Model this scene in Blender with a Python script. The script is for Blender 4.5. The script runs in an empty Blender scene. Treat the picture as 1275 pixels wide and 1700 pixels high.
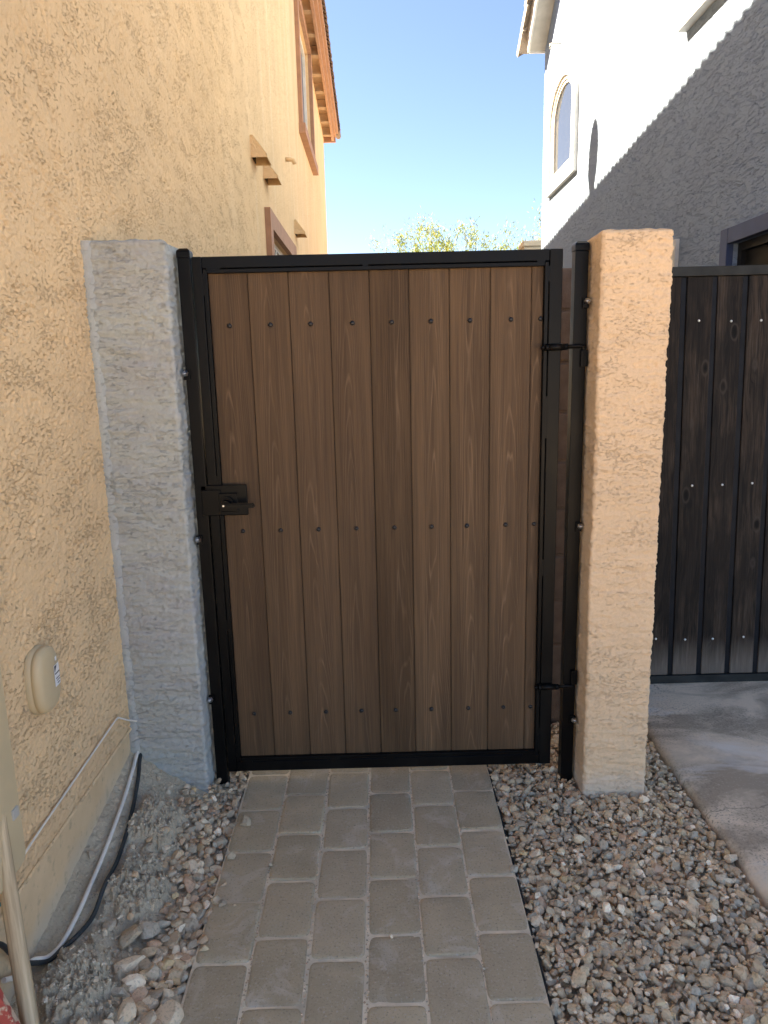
import bpy, bmesh, math, random
import numpy as np
from mathutils import Vector, Matrix, Euler, noise as mnoise

sc = bpy.context.scene
COL = sc.collection
R = math.radians

# ------------------------------------------------------------------ camera
cam_d = bpy.data.cameras.new('camera')
cam = bpy.data.objects.new('camera', cam_d)
COL.objects.link(cam)
cam_d.sensor_fit = 'VERTICAL'
cam_d.sensor_height = 36.0
cam_d.lens = 36.0 * 1179 / 1700
cam_d.clip_start = 0.02
cam_d.clip_end = 2000
cr = Vector((0.99969, -0.00956, -0.023))
cu = Vector((0.02443, 0.19707, 0.98009))
cf = Vector((0.00484, 0.98034, -0.19724))
cam.matrix_world = Matrix(((cr.x, cu.x, -cf.x, 0.0), (cr.y, cu.y, -cf.y, 0.0),
                           (cr.z, cu.z, -cf.z, 1.55), (0, 0, 0, 1)))
sc.camera = cam

# ------------------------------------------------------------------ light
SUN = Vector((-1.0, 0.45, 1.19)).normalized()          # towards the sun
elev = math.asin(SUN.z)
azim = math.atan2(SUN.x, SUN.y)
world = bpy.data.worlds.new('World')
sc.world = world
world.use_nodes = True
wn = world.node_tree
wn.nodes.clear()
sky = wn.nodes.new('ShaderNodeTexSky')
sky.sky_type = 'NISHITA'
sky.sun_disc = False
sky.sun_elevation = elev
sky.sun_rotation = azim
sky.altitude = 400
sky.air_density = 0.5
sky.dust_density = 0.2
sky.ozone_density = 6.0
bg = wn.nodes.new('ShaderNodeBackground')
bg.inputs['Strength'].default_value = 0.055
wo = wn.nodes.new('ShaderNodeOutputWorld')
wn.links.new(sky.outputs[0], bg.inputs[0])
wn.links.new(bg.outputs[0], wo.inputs[0])
sun_d = bpy.data.lights.new('sun', 'SUN')
sun_d.energy = 5.0
sun_d.angle = R(0.5)
sun_d.color = (1.0, 0.95, 0.88)
sun = bpy.data.objects.new('sun', sun_d)
COL.objects.link(sun)
sun.rotation_euler = SUN.to_track_quat('Z', 'Y').to_euler()
sun.location = (0, 0, 20)
vs = sc.view_settings
vs.view_transform = 'Standard'
vs.look = 'None'
vs.gamma = 1.0
vs.exposure = 3.3
vs.use_curve_mapping = False
vs.use_white_balance = True          # camera white balance set for open shade
vs.white_balance_temperature = 9100
vs.white_balance_tint = 10
sc.cycles.max_bounces = 10
sc.cycles.diffuse_bounces = 5

# ------------------------------------------------------------------ helpers
rng = np.random.default_rng(11)
random.seed(7)


def zg(y):
    return 0.03 * (y - 2.6)


def mesh_obj(name, verts, faces, m=None, parent=None, smooth=False):
    me = bpy.data.meshes.new(name)
    me.from_pydata([tuple(v) for v in verts], [], [tuple(f) for f in faces])
    me.update()
    if smooth:
        me.polygons.foreach_set('use_smooth', [True] * len(me.polygons))
    if m:
        me.materials.append(m)
    o = bpy.data.objects.new(name, me)
    COL.objects.link(o)
    if parent:
        o.parent = parent
    return o


def quads_np(name, V, F, m=None, parent=None, smooth=True):
    """big quad / tri mesh straight from numpy arrays"""
    me = bpy.data.meshes.new(name)
    n = F.shape[1]
    me.vertices.add(len(V))
    me.vertices.foreach_set('co', V.astype(np.float32).ravel())
    me.loops.add(F.size)
    me.loops.foreach_set('vertex_index', F.astype(np.int32).ravel())
    me.polygons.add(len(F))
    me.polygons.foreach_set('loop_start', np.arange(0, F.size, n, dtype=np.int32))
    me.update(calc_edges=True)
    me.polygons.foreach_set('use_smooth', np.full(len(F), smooth))
    me.validate()
    if m:
        me.materials.append(m)
    o = bpy.data.objects.new(name, me)
    COL.objects.link(o)
    if parent:
        o.parent = parent
    return o


def bm_obj(name, bm, m=None, parent=None, smooth=False, bevel=0, seg=2):
    if bevel:
        bmesh.ops.bevel(bm, geom=list(bm.edges), offset=bevel, segments=seg, profile=0.7, affect='EDGES')
    me = bpy.data.meshes.new(name)
    bm.normal_update()
    bm.to_mesh(me)
    bm.free()
    if smooth:
        me.polygons.foreach_set('use_smooth', [True] * len(me.polygons))
    if m:
        me.materials.append(m)
    o = bpy.data.objects.new(name, me)
    COL.objects.link(o)
    if parent:
        o.parent = parent
    return o


def add_box(bm, x0, x1, y0, y1, z0, z1):
    vs_ = [bm.verts.new(p) for p in ((x0, y0, z0), (x1, y0, z0), (x1, y1, z0), (x0, y1, z0),
                                     (x0, y0, z1), (x1, y0, z1), (x1, y1, z1), (x0, y1, z1))]
    for f in ((0, 3, 2, 1), (4, 5, 6, 7), (0, 1, 5, 4), (1, 2, 6, 5), (2, 3, 7, 6), (3, 0, 4, 7)):
        bm.faces.new([vs_[i] for i in f])


def box(name, x0, x1, y0, y1, z0, z1, m, parent=None, bevel=0.0, seg=2):
    bm = bmesh.new()
    add_box(bm, x0, x1, y0, y1, z0, z1)
    return bm_obj(name, bm, m, parent, bevel=bevel, seg=seg)


def prism(name, poly, axis, a0, a1, m, parent=None, bevel=0.0):
    """polygon extruded along an axis; poly in the two other coordinates (order x,y,z)"""
    def p(u, v, a):
        return {'x': (a, u, v), 'y': (u, a, v), 'z': (u, v, a)}[axis]
    bm = bmesh.new()
    A = [bm.verts.new(p(u, v, a0)) for u, v in poly]
    B = [bm.verts.new(p(u, v, a1)) for u, v in poly]
    n = len(poly)
    bm.faces.new(A[::-1])
    bm.faces.new(B)
    for i in range(n):
        j = (i + 1) % n
        bm.faces.new((A[i], A[j], B[j], B[i]))
    bmesh.ops.recalc_face_normals(bm, faces=bm.faces)
    return bm_obj(name, bm, m, parent, bevel=bevel)


def smooth_path(pts, n=8):
    P = [Vector(p) for p in pts]
    out = []
    for i in range(len(P) - 1):
        p0, p1, p2, p3 = P[max(i - 1, 0)], P[i], P[i + 1], P[min(i + 2, len(P) - 1)]
        for k in range(n):
            t = k / n
            out.append(0.5 * ((2 * p1) + (p2 - p0) * t + (2 * p0 - 5 * p1 + 4 * p2 - p3) * t * t
                              + (3 * p1 - p0 - 3 * p2 + p3) * t ** 3))
    out.append(P[-1])
    return out


def add_tube(bm, pts, r, sides=8, cap=True):
    pts = [Vector(p) for p in pts]
    rs = r if isinstance(r, (list, tuple)) else [r] * len(pts)
    rings = []
    up = Vector((0.13, 0.21, 0.97)).normalized()
    for i, p in enumerate(pts):
        d = (pts[min(i + 1, len(pts) - 1)] - pts[max(i - 1, 0)]).normalized()
        a = d.cross(up)
        if a.length < 1e-3:
            a = d.cross(Vector((1, 0, 0)))
        a.normalize()
        b = d.cross(a).normalized()
        rings.append([bm.verts.new(p + a * rs[i] * math.cos(2 * math.pi * k / sides)
                                   + b * rs[i] * math.sin(2 * math.pi * k / sides)) for k in range(sides)])
    for i in range(len(rings) - 1):
        for k in range(sides):
            bm.faces.new((rings[i][k], rings[i][(k + 1) % sides], rings[i + 1][(k + 1) % sides], rings[i + 1][k]))
    if cap:
        bm.faces.new(rings[0][::-1])
        bm.faces.new(rings[-1])


def tube(name, pts, r, m, parent=None, sides=10):
    bm = bmesh.new()
    add_tube(bm, pts, r, sides)
    bmesh.ops.recalc_face_normals(bm, faces=bm.faces)
    o = bm_obj(name, bm, m, parent)
    o.data.polygons.foreach_set('use_smooth', [len(p.vertices) == 4 for p in o.data.polygons])
    return o


def thing(name, label, cat, loc=(0, 0, 0), group=None):
    o = bpy.data.objects.new(name, None)
    COL.objects.link(o)
    o.empty_display_size = 0.1
    o.location = loc
    o['label'] = label
    o['category'] = cat
    if group:
        o['group'] = group
    return o


def tag(o, label, cat, group=None):
    o['label'] = label
    o['category'] = cat
    if group:
        o['group'] = group
    return o


def struct(o, kind='structure'):
    o['kind'] = kind
    return o


def dup(o, parent, loc=None, rot=None):
    c = o.copy()
    COL.objects.link(c)
    c.parent = parent
    if loc is not None:
        c.location = loc
    if rot is not None:
        c.rotation_euler = rot
    return c


# ------------------------------------------------------------------ random height fields (periodic, 4 mm cells)
NF = 1024
CELL = 0.003


def band(lo, hi, seed, ax=1.0, ay=1.0, ang=0.0):
    """band-passed noise, wavelengths lo..hi in metres, stretched ax / ay along axes turned by ang"""
    g = np.random.default_rng(seed)
    w = np.fft.fft2(g.standard_normal((NF, NF)))
    fx = np.fft.fftfreq(NF, CELL)[:, None]
    fy = np.fft.fftfreq(NF, CELL)[None, :]
    c, s = math.cos(ang), math.sin(ang)
    u = (c * fx + s * fy) * ax
    v = (-s * fx + c * fy) * ay
    f = np.sqrt(u * u + v * v) + 1e-9
    lam = 1.0 / f
    H = np.exp(-0.5 * (np.log(lam / math.sqrt(lo * hi)) / (0.5 * math.log(hi / lo) + 0.05)) ** 2) / f
    r = np.real(np.fft.ifft2(w * H))
    return (r - r.mean()) / r.std()


def sstep(a, b, x):
    t = np.clip((x - a) / (b - a), 0, 1)
    return t * t * (3 - 2 * t)


def sample(F, u, v):
    x = np.asarray(u) / CELL
    y = np.asarray(v) / CELL
    x0 = np.floor(x).astype(int)
    y0 = np.floor(y).astype(int)
    fx = x - x0
    fy = y - y0
    a = F[x0 % NF, y0 % NF]
    b = F[(x0 + 1) % NF, y0 % NF]
    c = F[x0 % NF, (y0 + 1) % NF]
    d = F[(x0 + 1) % NF, (y0 + 1) % NF]
    return (a * (1 - fx) + b * fx) * (1 - fy) + (c * (1 - fx) + d * fx) * fy


def lace_field(seed, ax, ay, ang=0.0, pit=1.0):
    big = band(0.07, 0.2, seed, ax, ay, ang)
    mid = band(0.02, 0.06, seed + 1, ax * 1.3, ay, ang)
    pits = 0.62 * band(0.006, 0.010, seed + 2, 1, 1) + 0.55 * band(0.010, 0.018, seed + 12, ax, ay, ang) + 0.5 * band(0.02, 0.045, seed + 13, ax, ay, ang)
    dens = band(0.10, 0.4, seed + 3, 1, 1)
    fine = band(0.006, 0.011, seed + 4)
    h = 0.0007 * sstep(-0.06, 0.06, big) + 0.0006 * sstep(-0.06, 0.06, mid + 0.6 * big)
    h -= pit * 0.0036 * sstep(0.30, 0.62, pits - 0.62 + 0.55 * dens + 0.25 * mid)
    h += 0.00022 * fine
    return h


# ------------------------------------------------------------------ materials
class M:
    def __init__(self, name, rough=0.8, spec=0.3):
        self.m = bpy.data.materials.new(name)
        self.m.use_nodes = True
        self.nt = self.m.node_tree
        self.b = self.nt.nodes['Principled BSDF']
        self.b.inputs['Roughness'].default_value = rough
        self.b.inputs['Specular IOR Level'].default_value = spec
        self.tc = self.nt.nodes.new('ShaderNodeTexCoord')
        self.obj = self.tc.outputs['Object']

    def link(self, a, b):
        self.nt.links.new(a, b)

    def val(self, sock, v):
        if isinstance(v, bpy.types.NodeSocket):
            self.link(v, sock)
        elif isinstance(v, (tuple, list)) and len(v) == 3 and sock.type == 'RGBA':
            sock.default_value = (*v, 1)
        else:
            sock.default_value = v

    def map(self, vec, scale=(1, 1, 1), loc=(0, 0, 0), rot=(0, 0, 0)):
        n = self.nt.nodes.new('ShaderNodeMapping')
        self.link(vec, n.inputs['Vector'])
        n.inputs['Scale'].default_value = scale
        self.val(n.inputs['Location'], loc)
        n.inputs['Rotation'].default_value = rot
        return n.outputs[0]

    def noise(self, vec, scale, detail=3, rough=0.55, dist=0.0, out=0):
        n = self.nt.nodes.new('ShaderNodeTexNoise')
        self.link(vec, n.inputs['Vector'])
        n.inputs['Scale'].default_value = scale
        n.inputs['Detail'].default_value = detail
        n.inputs['Roughness'].default_value = rough
        n.inputs['Distortion'].default_value = dist
        return n.outputs[out]

    def voro(self, vec, scale, feature='F1', rnd=1.0):
        n = self.nt.nodes.new('ShaderNodeTexVoronoi')
        n.feature = feature
        self.link(vec, n.inputs['Vector'])
        n.inputs['Scale'].default_value = scale
        n.inputs['Randomness'].default_value = rnd
        return n.outputs['Distance']

    def ramp(self, fac, stops, interp='LINEAR'):
        n = self.nt.nodes.new('ShaderNodeValToRGB')
        n.color_ramp.interpolation = interp
        e = n.color_ramp.elements
        while len(e) < len(stops):
            e.new(0.5)
        for i, (p, c) in enumerate(stops):
            e[i].position = p
            e[i].color = (c, c, c, 1) if isinstance(c, (int, float)) else (*c, 1)
        self.link(fac, n.inputs[0])
        return n.outputs[0]

    def mix(self, fac, a, b, mode='MIX'):
        n = self.nt.nodes.new('ShaderNodeMix')
        n.data_type = 'RGBA'
        n.blend_type = mode
        self.val(n.inputs[0], fac)
        self.val(n.inputs[6], a)
        self.val(n.inputs[7], b)
        return n.outputs[2]

    def math(self, op, a, b=0.0, c=0.0):
        n = self.nt.nodes.new('ShaderNodeMath')
        n.operation = op
        self.val(n.inputs[0], a)
        self.val(n.inputs[1], b)
        self.val(n.inputs[2], c)
        return n.outputs[0]

    def sep(self, vec):
        n = self.nt.nodes.new('ShaderNodeSeparateXYZ')
        self.link(vec, n.inputs[0])
        return n.outputs

    def comb(self, x, y, z):
        n = self.nt.nodes.new('ShaderNodeCombineXYZ')
        for i, v in enumerate((x, y, z)):
            self.val(n.inputs[i], v)
        return n.outputs[0]

    def oinfo(self, key='Random'):
        n = self.nt.nodes.new('ShaderNodeObjectInfo')
        return n.outputs[key]

    def island(self):
        n = self.nt.nodes.new('ShaderNodeNewGeometry')
        return n.outputs['Random Per Island']

    def bump(self, height, dist, strength=1.0, prev=None):
        n = self.nt.nodes.new('ShaderNodeBump')
        n.inputs['Distance'].default_value = dist
        n.inputs['Strength'].default_value = strength
        self.link(height, n.inputs['Height'])
        if prev:
            self.link(prev, n.inputs['Normal'])
        self.link(n.outputs[0], self.b.inputs['Normal'])
        return n.outputs[0]

    def color(self, c):
        self.val(self.b.inputs['Base Color'], c)

    def rough(self, c):
        self.val(self.b.inputs['Roughness'], c)


def plain(name, col, rough=0.6, spec=0.4, metal=0.0, bump=0.0, bscale=300, var=0.12):
    k = M(name, rough, spec)
    n = k.noise(k.obj, 9, 4)
    k.color(k.mix(k.ramp(n, [(0.3, 0.0), (0.7, 1.0)]), tuple(c * (1 - var) for c in col), tuple(min(1, c * (1 + var)) for c in col)))
    k.b.inputs['Metallic'].default_value = metal
    if bump:
        k.bump(k.noise(k.obj, bscale, 3), bump)
    return k.m


def stucco(name, col, lace=0.0, stretch=(1, 1, 1), rot=(0, 0, 0), stains=None, lscale=1.0, pit=0.0, grain=1.0):
    """painted cement stucco; lace > 0 adds trowel relief for walls whose relief is not in the mesh"""
    k = M(name, 0.9, 0.15)
    big = k.noise(k.obj, 1.3, 4, 0.6)
    c = k.mix(k.ramp(big, [(0.3, 0.0), (0.7, 1.0)]), tuple(x * 0.93 for x in col), tuple(min(1, x * 1.05) for x in col))
    speck = k.noise(k.obj, 160, 2)
    c = k.mix(k.ramp(speck, [(0.35, 0.25), (0.6, 0.0)]), c, tuple(x * 0.72 for x in col))
    if stains:
        c = stains(k, c)
    k.color(c)
    h = k.noise(k.obj, 330, 3, 0.7)
    nb = k.bump(h, 0.0012 * grain, 0.8)
    v = k.map(k.obj, stretch, rot=rot)
    if pit:
        p = k.noise(v, 85 * lscale, 4, 0.68, 0.0)
        mask = k.noise(v, 9, 4, 0.65)
        p = k.math('ADD', p, k.math('MULTIPLY', k.math('SUBTRACT', mask, 0.5), -0.55))
        p = k.ramp(p, [(0.36, 0.0), (0.41, 1.0)])
        nb = k.bump(p, 0.005 * pit, 1.0, nb)
    if lace:
        a = k.noise(v, 22 * lscale, 5, 0.6, 0.6)
        a = k.ramp(a, [(0.40, 0.0), (0.47, 0.75), (0.62, 0.8), (0.68, 1.0)])
        nb = k.bump(a, 0.004 * lace, 1.0, nb)
        p = k.noise(v, 75 * lscale, 3, 0.6, 0.3)
        p = k.ramp(p, [(0.36, 0.0), (0.43, 1.0)])
        k.bump(p, 0.003 * lace, 1.0, nb)
    return k.m


TAN = (0.82, 0.58, 0.345)


def left_stains(k, c):
    z = k.sep(k.obj)[2]
    w = k.math('ADD', z, k.math('MULTIPLY', k.noise(k.obj, 11, 4, 0.6), -0.22))
    c = k.mix(k.ramp(w, [(0.20, 0.5), (0.42, 0.0)]), c, (0.66, 0.44, 0.26))
    n = k.noise(k.map(k.obj, (1, 0.9, 0.25)), 2.4, 4, 0.6)
    return k.mix(k.ramp(n, [(0.55, 0.0), (0.75, 0.3)]), c, (0.88, 0.70, 0.48))


def peach_stains(k, c):
    v = k.map(k.obj, (5, 5, 1.6))
    n = k.noise(v, 1.0, 3, 0.6)
    f = k.ramp(n, [(0.62, 0.0), (0.78, 0.30)])
    c = k.mix(f, c, (0.30, 0.25, 0.20))
    z = k.sep(k.obj)[2]
    w = k.math('ADD', z, k.math('MULTIPLY', k.noise(k.obj, 14, 3), 0.06))
    return k.mix(k.ramp(w, [(0.06, 0.6), (0.13, 0.0)]), c, (0.68, 0.56, 0.45))


def grey_stains(k, c):
    n = k.noise(k.map(k.obj, (2, 2, 3.5)), 2.2, 4, 0.65)
    c = k.mix(k.ramp(n, [(0.40, 0.0), (0.72, 0.8)]), c, (0.36, 0.36, 0.365))
    z = k.sep(k.obj)[2]
    return k.mix(k.ramp(k.noise(k.obj, 30, 3), [(0.55, 0.0), (0.8, 0.35)]), c, (0.62, 0.63, 0.62))


m_tan_near = stucco('tan_stucco_near', TAN, pit=0.7, stretch=(1, 0.6, 1.25), rot=(R(32), 0, 0), stains=left_stains)
def far_stains(k, c):
    n = k.noise(k.map(k.obj, (1, 3.2, 0.16)), 2.0, 4, 0.6)
    c = k.mix(k.ramp(n, [(0.52, 0.0), (0.70, 0.35)]), c, (0.88, 0.72, 0.52))
    return k.mix(k.ramp(n, [(0.30, 0.35), (0.45, 0.0)]), c, (0.60, 0.42, 0.26))


m_tan = stucco('tan_stucco', TAN, lace=0.8, stains=far_stains)
m_peach = stucco('peach_stucco', (0.79, 0.56, 0.36), stains=peach_stains, pit=0.35, stretch=(0.6, 0.6, 1.4), lscale=1.25)
m_grey = stucco('grey_mortar', (0.44, 0.46, 0.43), stains=grey_stains, pit=0.35, stretch=(0.5, 0.5, 1.5), grain=0.7)
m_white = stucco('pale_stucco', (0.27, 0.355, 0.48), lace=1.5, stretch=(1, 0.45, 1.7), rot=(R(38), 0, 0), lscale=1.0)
m_cream = stucco('cream_stucco', (0.66, 0.57, 0.44), lace=0.6)
m_trimw = plain('pale_trim', (0.62, 0.62, 0.60), 0.7, 0.3, bump=0.0008, bscale=240)
m_soffit = plain('soffit_paint', (0.45, 0.44, 0.41), 0.75, 0.3)
m_brown = plain('brown_trim', (0.40, 0.215, 0.135), 0.7, 0.3, bump=0.0008, bscale=240)
m_fascia = plain('fascia_paint', (0.44, 0.25, 0.165), 0.7, 0.3, bump=0.0006, bscale=120)
m_rafter = plain('eave_paint', (0.42, 0.29, 0.19), 0.75, 0.3)
m_tile = plain('roof_tile_clay', (0.20, 0.145, 0.115), 0.8, 0.3, bump=0.001, bscale=90, var=0.3)
m_tilew = plain('roof_tile_grey', (0.36, 0.32, 0.29), 0.8, 0.3, bump=0.001, bscale=90, var=0.3)
m_frame_w = plain('vinyl_frame', (0.74, 0.73, 0.69), 0.45, 0.4)
m_darktrim = plain('navy_trim', (0.045, 0.07, 0.15), 0.55, 0.4, bump=0.0005, bscale=150)


def glass_mat(name, col, rough=0.03):
    k = M(name, rough, 0.5)
    k.color(col)
    n = k.noise(k.obj, 2.0, 2)
    k.bump(n, 0.004, 0.15)
    k.b.inputs['IOR'].default_value = 1.5
    return k.m


m_glass = glass_mat('window_glass', (0.035, 0.04, 0.05))
m_screen = plain('window_screen', (0.16, 0.16, 0.17), 0.6, 0.3)
m_dark = plain('dark_interior', (0.012, 0.012, 0.013), 0.5, 0.3)


def black_metal():
    k = M('black_powder_coat', 0.32, 0.14)
    n = k.noise(k.map(k.obj, (1, 1, 0.35)), 14, 4, 0.6)
    k.color(k.mix(k.ramp(n, [(0.45, 0.0), (0.8, 1.0)]), (0.0035, 0.0035, 0.0038), (0.007, 0.0068, 0.0065)))
    k.rough(k.ramp(n, [(0.3, 0.28), (0.75, 0.46)]))
    k.bump(k.noise(k.obj, 420, 2), 0.0003, 0.5)
    return k.m


m_black = black_metal()
m_steel = plain('zinc_steel', (0.55, 0.57, 0.60), 0.28, 0.5, metal=1.0)
m_rivet = plain('dark_screw_head', (0.022, 0.021, 0.022), 0.42, 0.5, metal=0.3)


def composite():
    """wood-plastic plank: dark brown with pale cathedral grain lines"""
    k = M('composite_plank', 0.6, 0.15)
    rnd = k.oinfo()
    sx, sy, sz = k.sep(k.obj)
    off = k.math('MULTIPLY', rnd, 37.0)
    warp = k.noise(k.comb(k.math('MULTIPLY', sx, 7.0), off, k.math('MULTIPLY', sz, 0.75)), 1.0, 2, 0.5)
    warp2 = k.noise(k.comb(k.math('MULTIPLY', sx, 26.0), off, k.math('MULTIPLY', sz, 2.6)), 1.0, 2, 0.5)
    xc = k.math('ADD', sx, k.math('MULTIPLY', k.math('SUBTRACT', rnd, 0.5), 0.045))
    xc = k.math('ADD', xc, k.math('MULTIPLY', k.math('SUBTRACT', warp, 0.5), 0.05))
    par = k.math('MULTIPLY', k.math('MULTIPLY', xc, xc), 330.0)
    g = k.math('ADD', k.math('MULTIPLY', sz, k.math('ADD', 0.30, k.math('MULTIPLY', rnd, 0.45))), par)
    g = k.math('ADD', g, k.math('MULTIPLY', warp, 1.5))
    g = k.math('ADD', g, k.math('MULTIPLY', warp2, 0.35))
    g = k.math('ADD', g, off)
    ring = k.math('ABSOLUTE', k.math('SINE', k.math('MULTIPLY', g, 21.0)))
    line = k.ramp(ring, [(0.0, 1.0), (0.14, 0.7), (0.45, 0.0)])
    fib = k.noise(k.comb(k.math('MULTIPLY', sx, 520.0), off, k.math('MULTIPLY', sz, 7.0)), 1.0, 3, 0.6)
    fibm = k.noise(k.comb(k.math('MULTIPLY', sx, 120.0), off, k.math('MULTIPLY', sz, 2.5)), 1.0, 3, 0.6)
    tone = k.noise(k.comb(k.math('MULTIPLY', sx, 18.0), off, k.math('MULTIPLY', sz, 0.9)), 1.0, 3, 0.5)
    base = k.mix(k.ramp(tone, [(0.3, 0.0), (0.7, 1.0)]), (0.078, 0.046, 0.0255), (0.138, 0.083, 0.046))
    base = k.mix(k.ramp(fibm, [(0.35, 0.55), (0.6, 0.0)]), base, (0.050, 0.031, 0.020))
    fade = k.ramp(k.noise(k.comb(k.math('MULTIPLY', sx, 30.0), off, k.math('MULTIPLY', sz, 1.5)), 1.0, 2), [(0.38, 0.15), (0.62, 0.8)])
    lf = k.math('MULTIPLY', k.math('MULTIPLY', line, fade), k.ramp(fib, [(0.3, 0.35), (0.62, 1.0)]))
    base = k.mix(k.math('MULTIPLY', lf, 0.75), base, (0.26, 0.165, 0.10))
    base = k.mix(k.ramp(fib, [(0.55, 0.0), (0.75, 0.35)]), base, (0.20, 0.132, 0.082))
    base = k.mix(k.math('MULTIPLY', rnd, 0.22), base, (0.10, 0.064, 0.044))
    hsv = k.nt.nodes.new('ShaderNodeHueSaturation')
    k.link(base, hsv.inputs['Color'])
    k.link(k.math('ADD', 0.88, k.math('MULTIPLY', k.math('FRACT', k.math('MULTIPLY', rnd, 5.7)), 0.26)), hsv.inputs['Value'])
    k.color(hsv.outputs[0])
    h = k.math('ADD', k.math('MULTIPLY', line, -0.6), fib)
    k.bump(h, 0.0008, 0.8)
    return k.m


m_comp = composite()


def black_wood():
    k = M('black_stained_plank', 0.6, 0.12)
    rnd = k.math('MULTIPLY', k.oinfo(), 53.0)
    sx, sy, sz = k.sep(k.obj)
    w = k.noise(k.comb(k.math('MULTIPLY', sx, 9.0), rnd, k.math('MULTIPLY', sz, 2.2)), 1.0, 3)
    g = k.noise(k.comb(k.math('ADD', k.math('MULTIPLY', sx, 60.0), k.math('MULTIPLY', w, 9.0)), rnd, k.math('MULTIPLY', sz, 2.2)), 1.0, 4, 0.65)
    fib = k.noise(k.comb(k.math('MULTIPLY', sx, 330.0), rnd, k.math('MULTIPLY', sz, 6.0)), 1.0, 3, 0.6)
    blot = k.noise(k.comb(k.math('MULTIPLY', sx, 8.0), rnd, k.math('MULTIPLY', sz, 2.6)), 1.0, 4, 0.6)
    c = k.mix(k.ramp(g, [(0.35, 0.0), (0.65, 1.0)]), (0.007, 0.006, 0.0055), (0.048, 0.034, 0.025))
    c = k.mix(k.ramp(fib, [(0.5, 0.0), (0.78, 0.5)]), c, (0.13, 0.105, 0.085))
    c = k.mix(k.ramp(blot, [(0.45, 0.7), (0.62, 0.0)]), c, (0.0075, 0.007, 0.007))
    # knots
    kn = k.voro(k.comb(k.math('MULTIPLY', sx, 7.0), rnd, k.math('MULTIPLY', sz, 3.3)), 1.0)
    c = k.mix(k.ramp(kn, [(0.05, 1.0), (0.10, 0.0)]), c, (0.003, 0.003, 0.003))
    c = k.mix(k.ramp(kn, [(0.09, 0.0), (0.115, 0.5), (0.15, 0.0)]), c, (0.06, 0.05, 0.042))
    # worn, greyed bottom end
    e = k.math('ADD', sz, k.math('MULTIPLY', g, 0.22))
    c = k.mix(k.ramp(e, [(0.19, 0.85), (0.33, 0.0)]), c, k.mix(fib, (0.07, 0.058, 0.048), (0.25, 0.205, 0.17)))
    k.color(c)
    k.bump(k.math('ADD', k.math('MULTIPLY', g, 1.0), fib), 0.0016, 0.9)
    return k.m


m_bwood = black_wood()
m_batten = plain('black_metal_batten', (0.009, 0.011, 0.015), 0.5, 0.12, bump=0.0004, bscale=120, var=0.4)
m_rail = plain('worn_black_rail', (0.024, 0.026, 0.025), 0.6, 0.2, bump=0.001, bscale=60, var=0.5)
m_whitescrew = plain('white_screw_head', (0.75, 0.75, 0.73), 0.4, 0.5)


def paver_mat():
    k = M('paver_concrete', 0.9, 0.2)
    r = k.oinfo()
    v = k.map(k.obj, loc=(0, 0, 0))
    shift = k.comb(k.math('MULTIPLY', r, 31.0), k.math('MULTIPLY', r, 17.0), 0.0)
    n = k.nt.nodes.new('ShaderNodeVectorMath')
    n.operation = 'ADD'
    k.link(v, n.inputs[0])
    k.link(shift, n.inputs[1])
    p = n.outputs[0]
    a = k.noise(p, 9, 4, 0.6)
    c = k.mix(k.ramp(a, [(0.3, 0.0), (0.7, 1.0)]), (0.51, 0.388, 0.248), (0.66, 0.507, 0.328))
    c = k.mix(r, c, k.mix(0.5, c, (0.50, 0.39, 0.265)))
    hsv = k.nt.nodes.new('ShaderNodeHueSaturation')
    k.link(c, hsv.inputs['Color'])
    k.link(k.math('ADD', 0.92, k.math('MULTIPLY', k.math('FRACT', k.math('MULTIPLY', r, 7.31)), 0.22)), hsv.inputs['Value'])
    c = hsv.outputs[0]
    dust = k.noise(p, 7.5, 5, 0.65, 0.8)
    c = k.mix(k.ramp(dust, [(0.54, 0.0), (0.72, 0.7)]), c, (0.78, 0.66, 0.52))
    s = k.noise(p, 150, 2, 0.5)
    c = k.mix(k.ramp(s, [(0.60, 0.0), (0.70, 0.65)]), c, (0.62, 0.54, 0.44))
    c = k.mix(k.ramp(s, [(0.30, 0.5), (0.40, 0.0)]), c, (0.20, 0.165, 0.13))
    k.color(c)
    g = k.noise(p, 340, 3, 0.7)
    nb = k.bump(g, 0.0022, 1.0)
    k.bump(k.noise(p, 60, 5, 0.7), 0.005, 0.8, nb)
    return k.m


m_paver = paver_mat()


def stone_mat(name, stops, bright=1.0):
    k = M(name, 0.85, 0.25)
    r = k.island()
    c = k.ramp(r, [(p, tuple(x * bright for x in col)) for p, col in stops], 'CONSTANT')
    n = k.noise(k.obj, 130, 4, 0.65)
    c = k.mix(k.ramp(n, [(0.35, 0.55), (0.5, 0.0)]), c, k.mix(0.55, c, (0.06, 0.05, 0.045)))
    c = k.mix(k.ramp(n, [(0.55, 0.0), (0.75, 0.5)]), c, k.mix(0.6, c, (0.55, 0.50, 0.44)))
    d = k.noise(k.obj, 7, 3)
    c = k.mix(k.ramp(d, [(0.5, 0.0), (0.75, 0.3)]), c, (0.36, 0.31, 0.26))
    k.color(c)
    k.bump(k.noise(k.obj, 220, 4, 0.65), 0.0016, 0.9)
    return k.m


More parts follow.
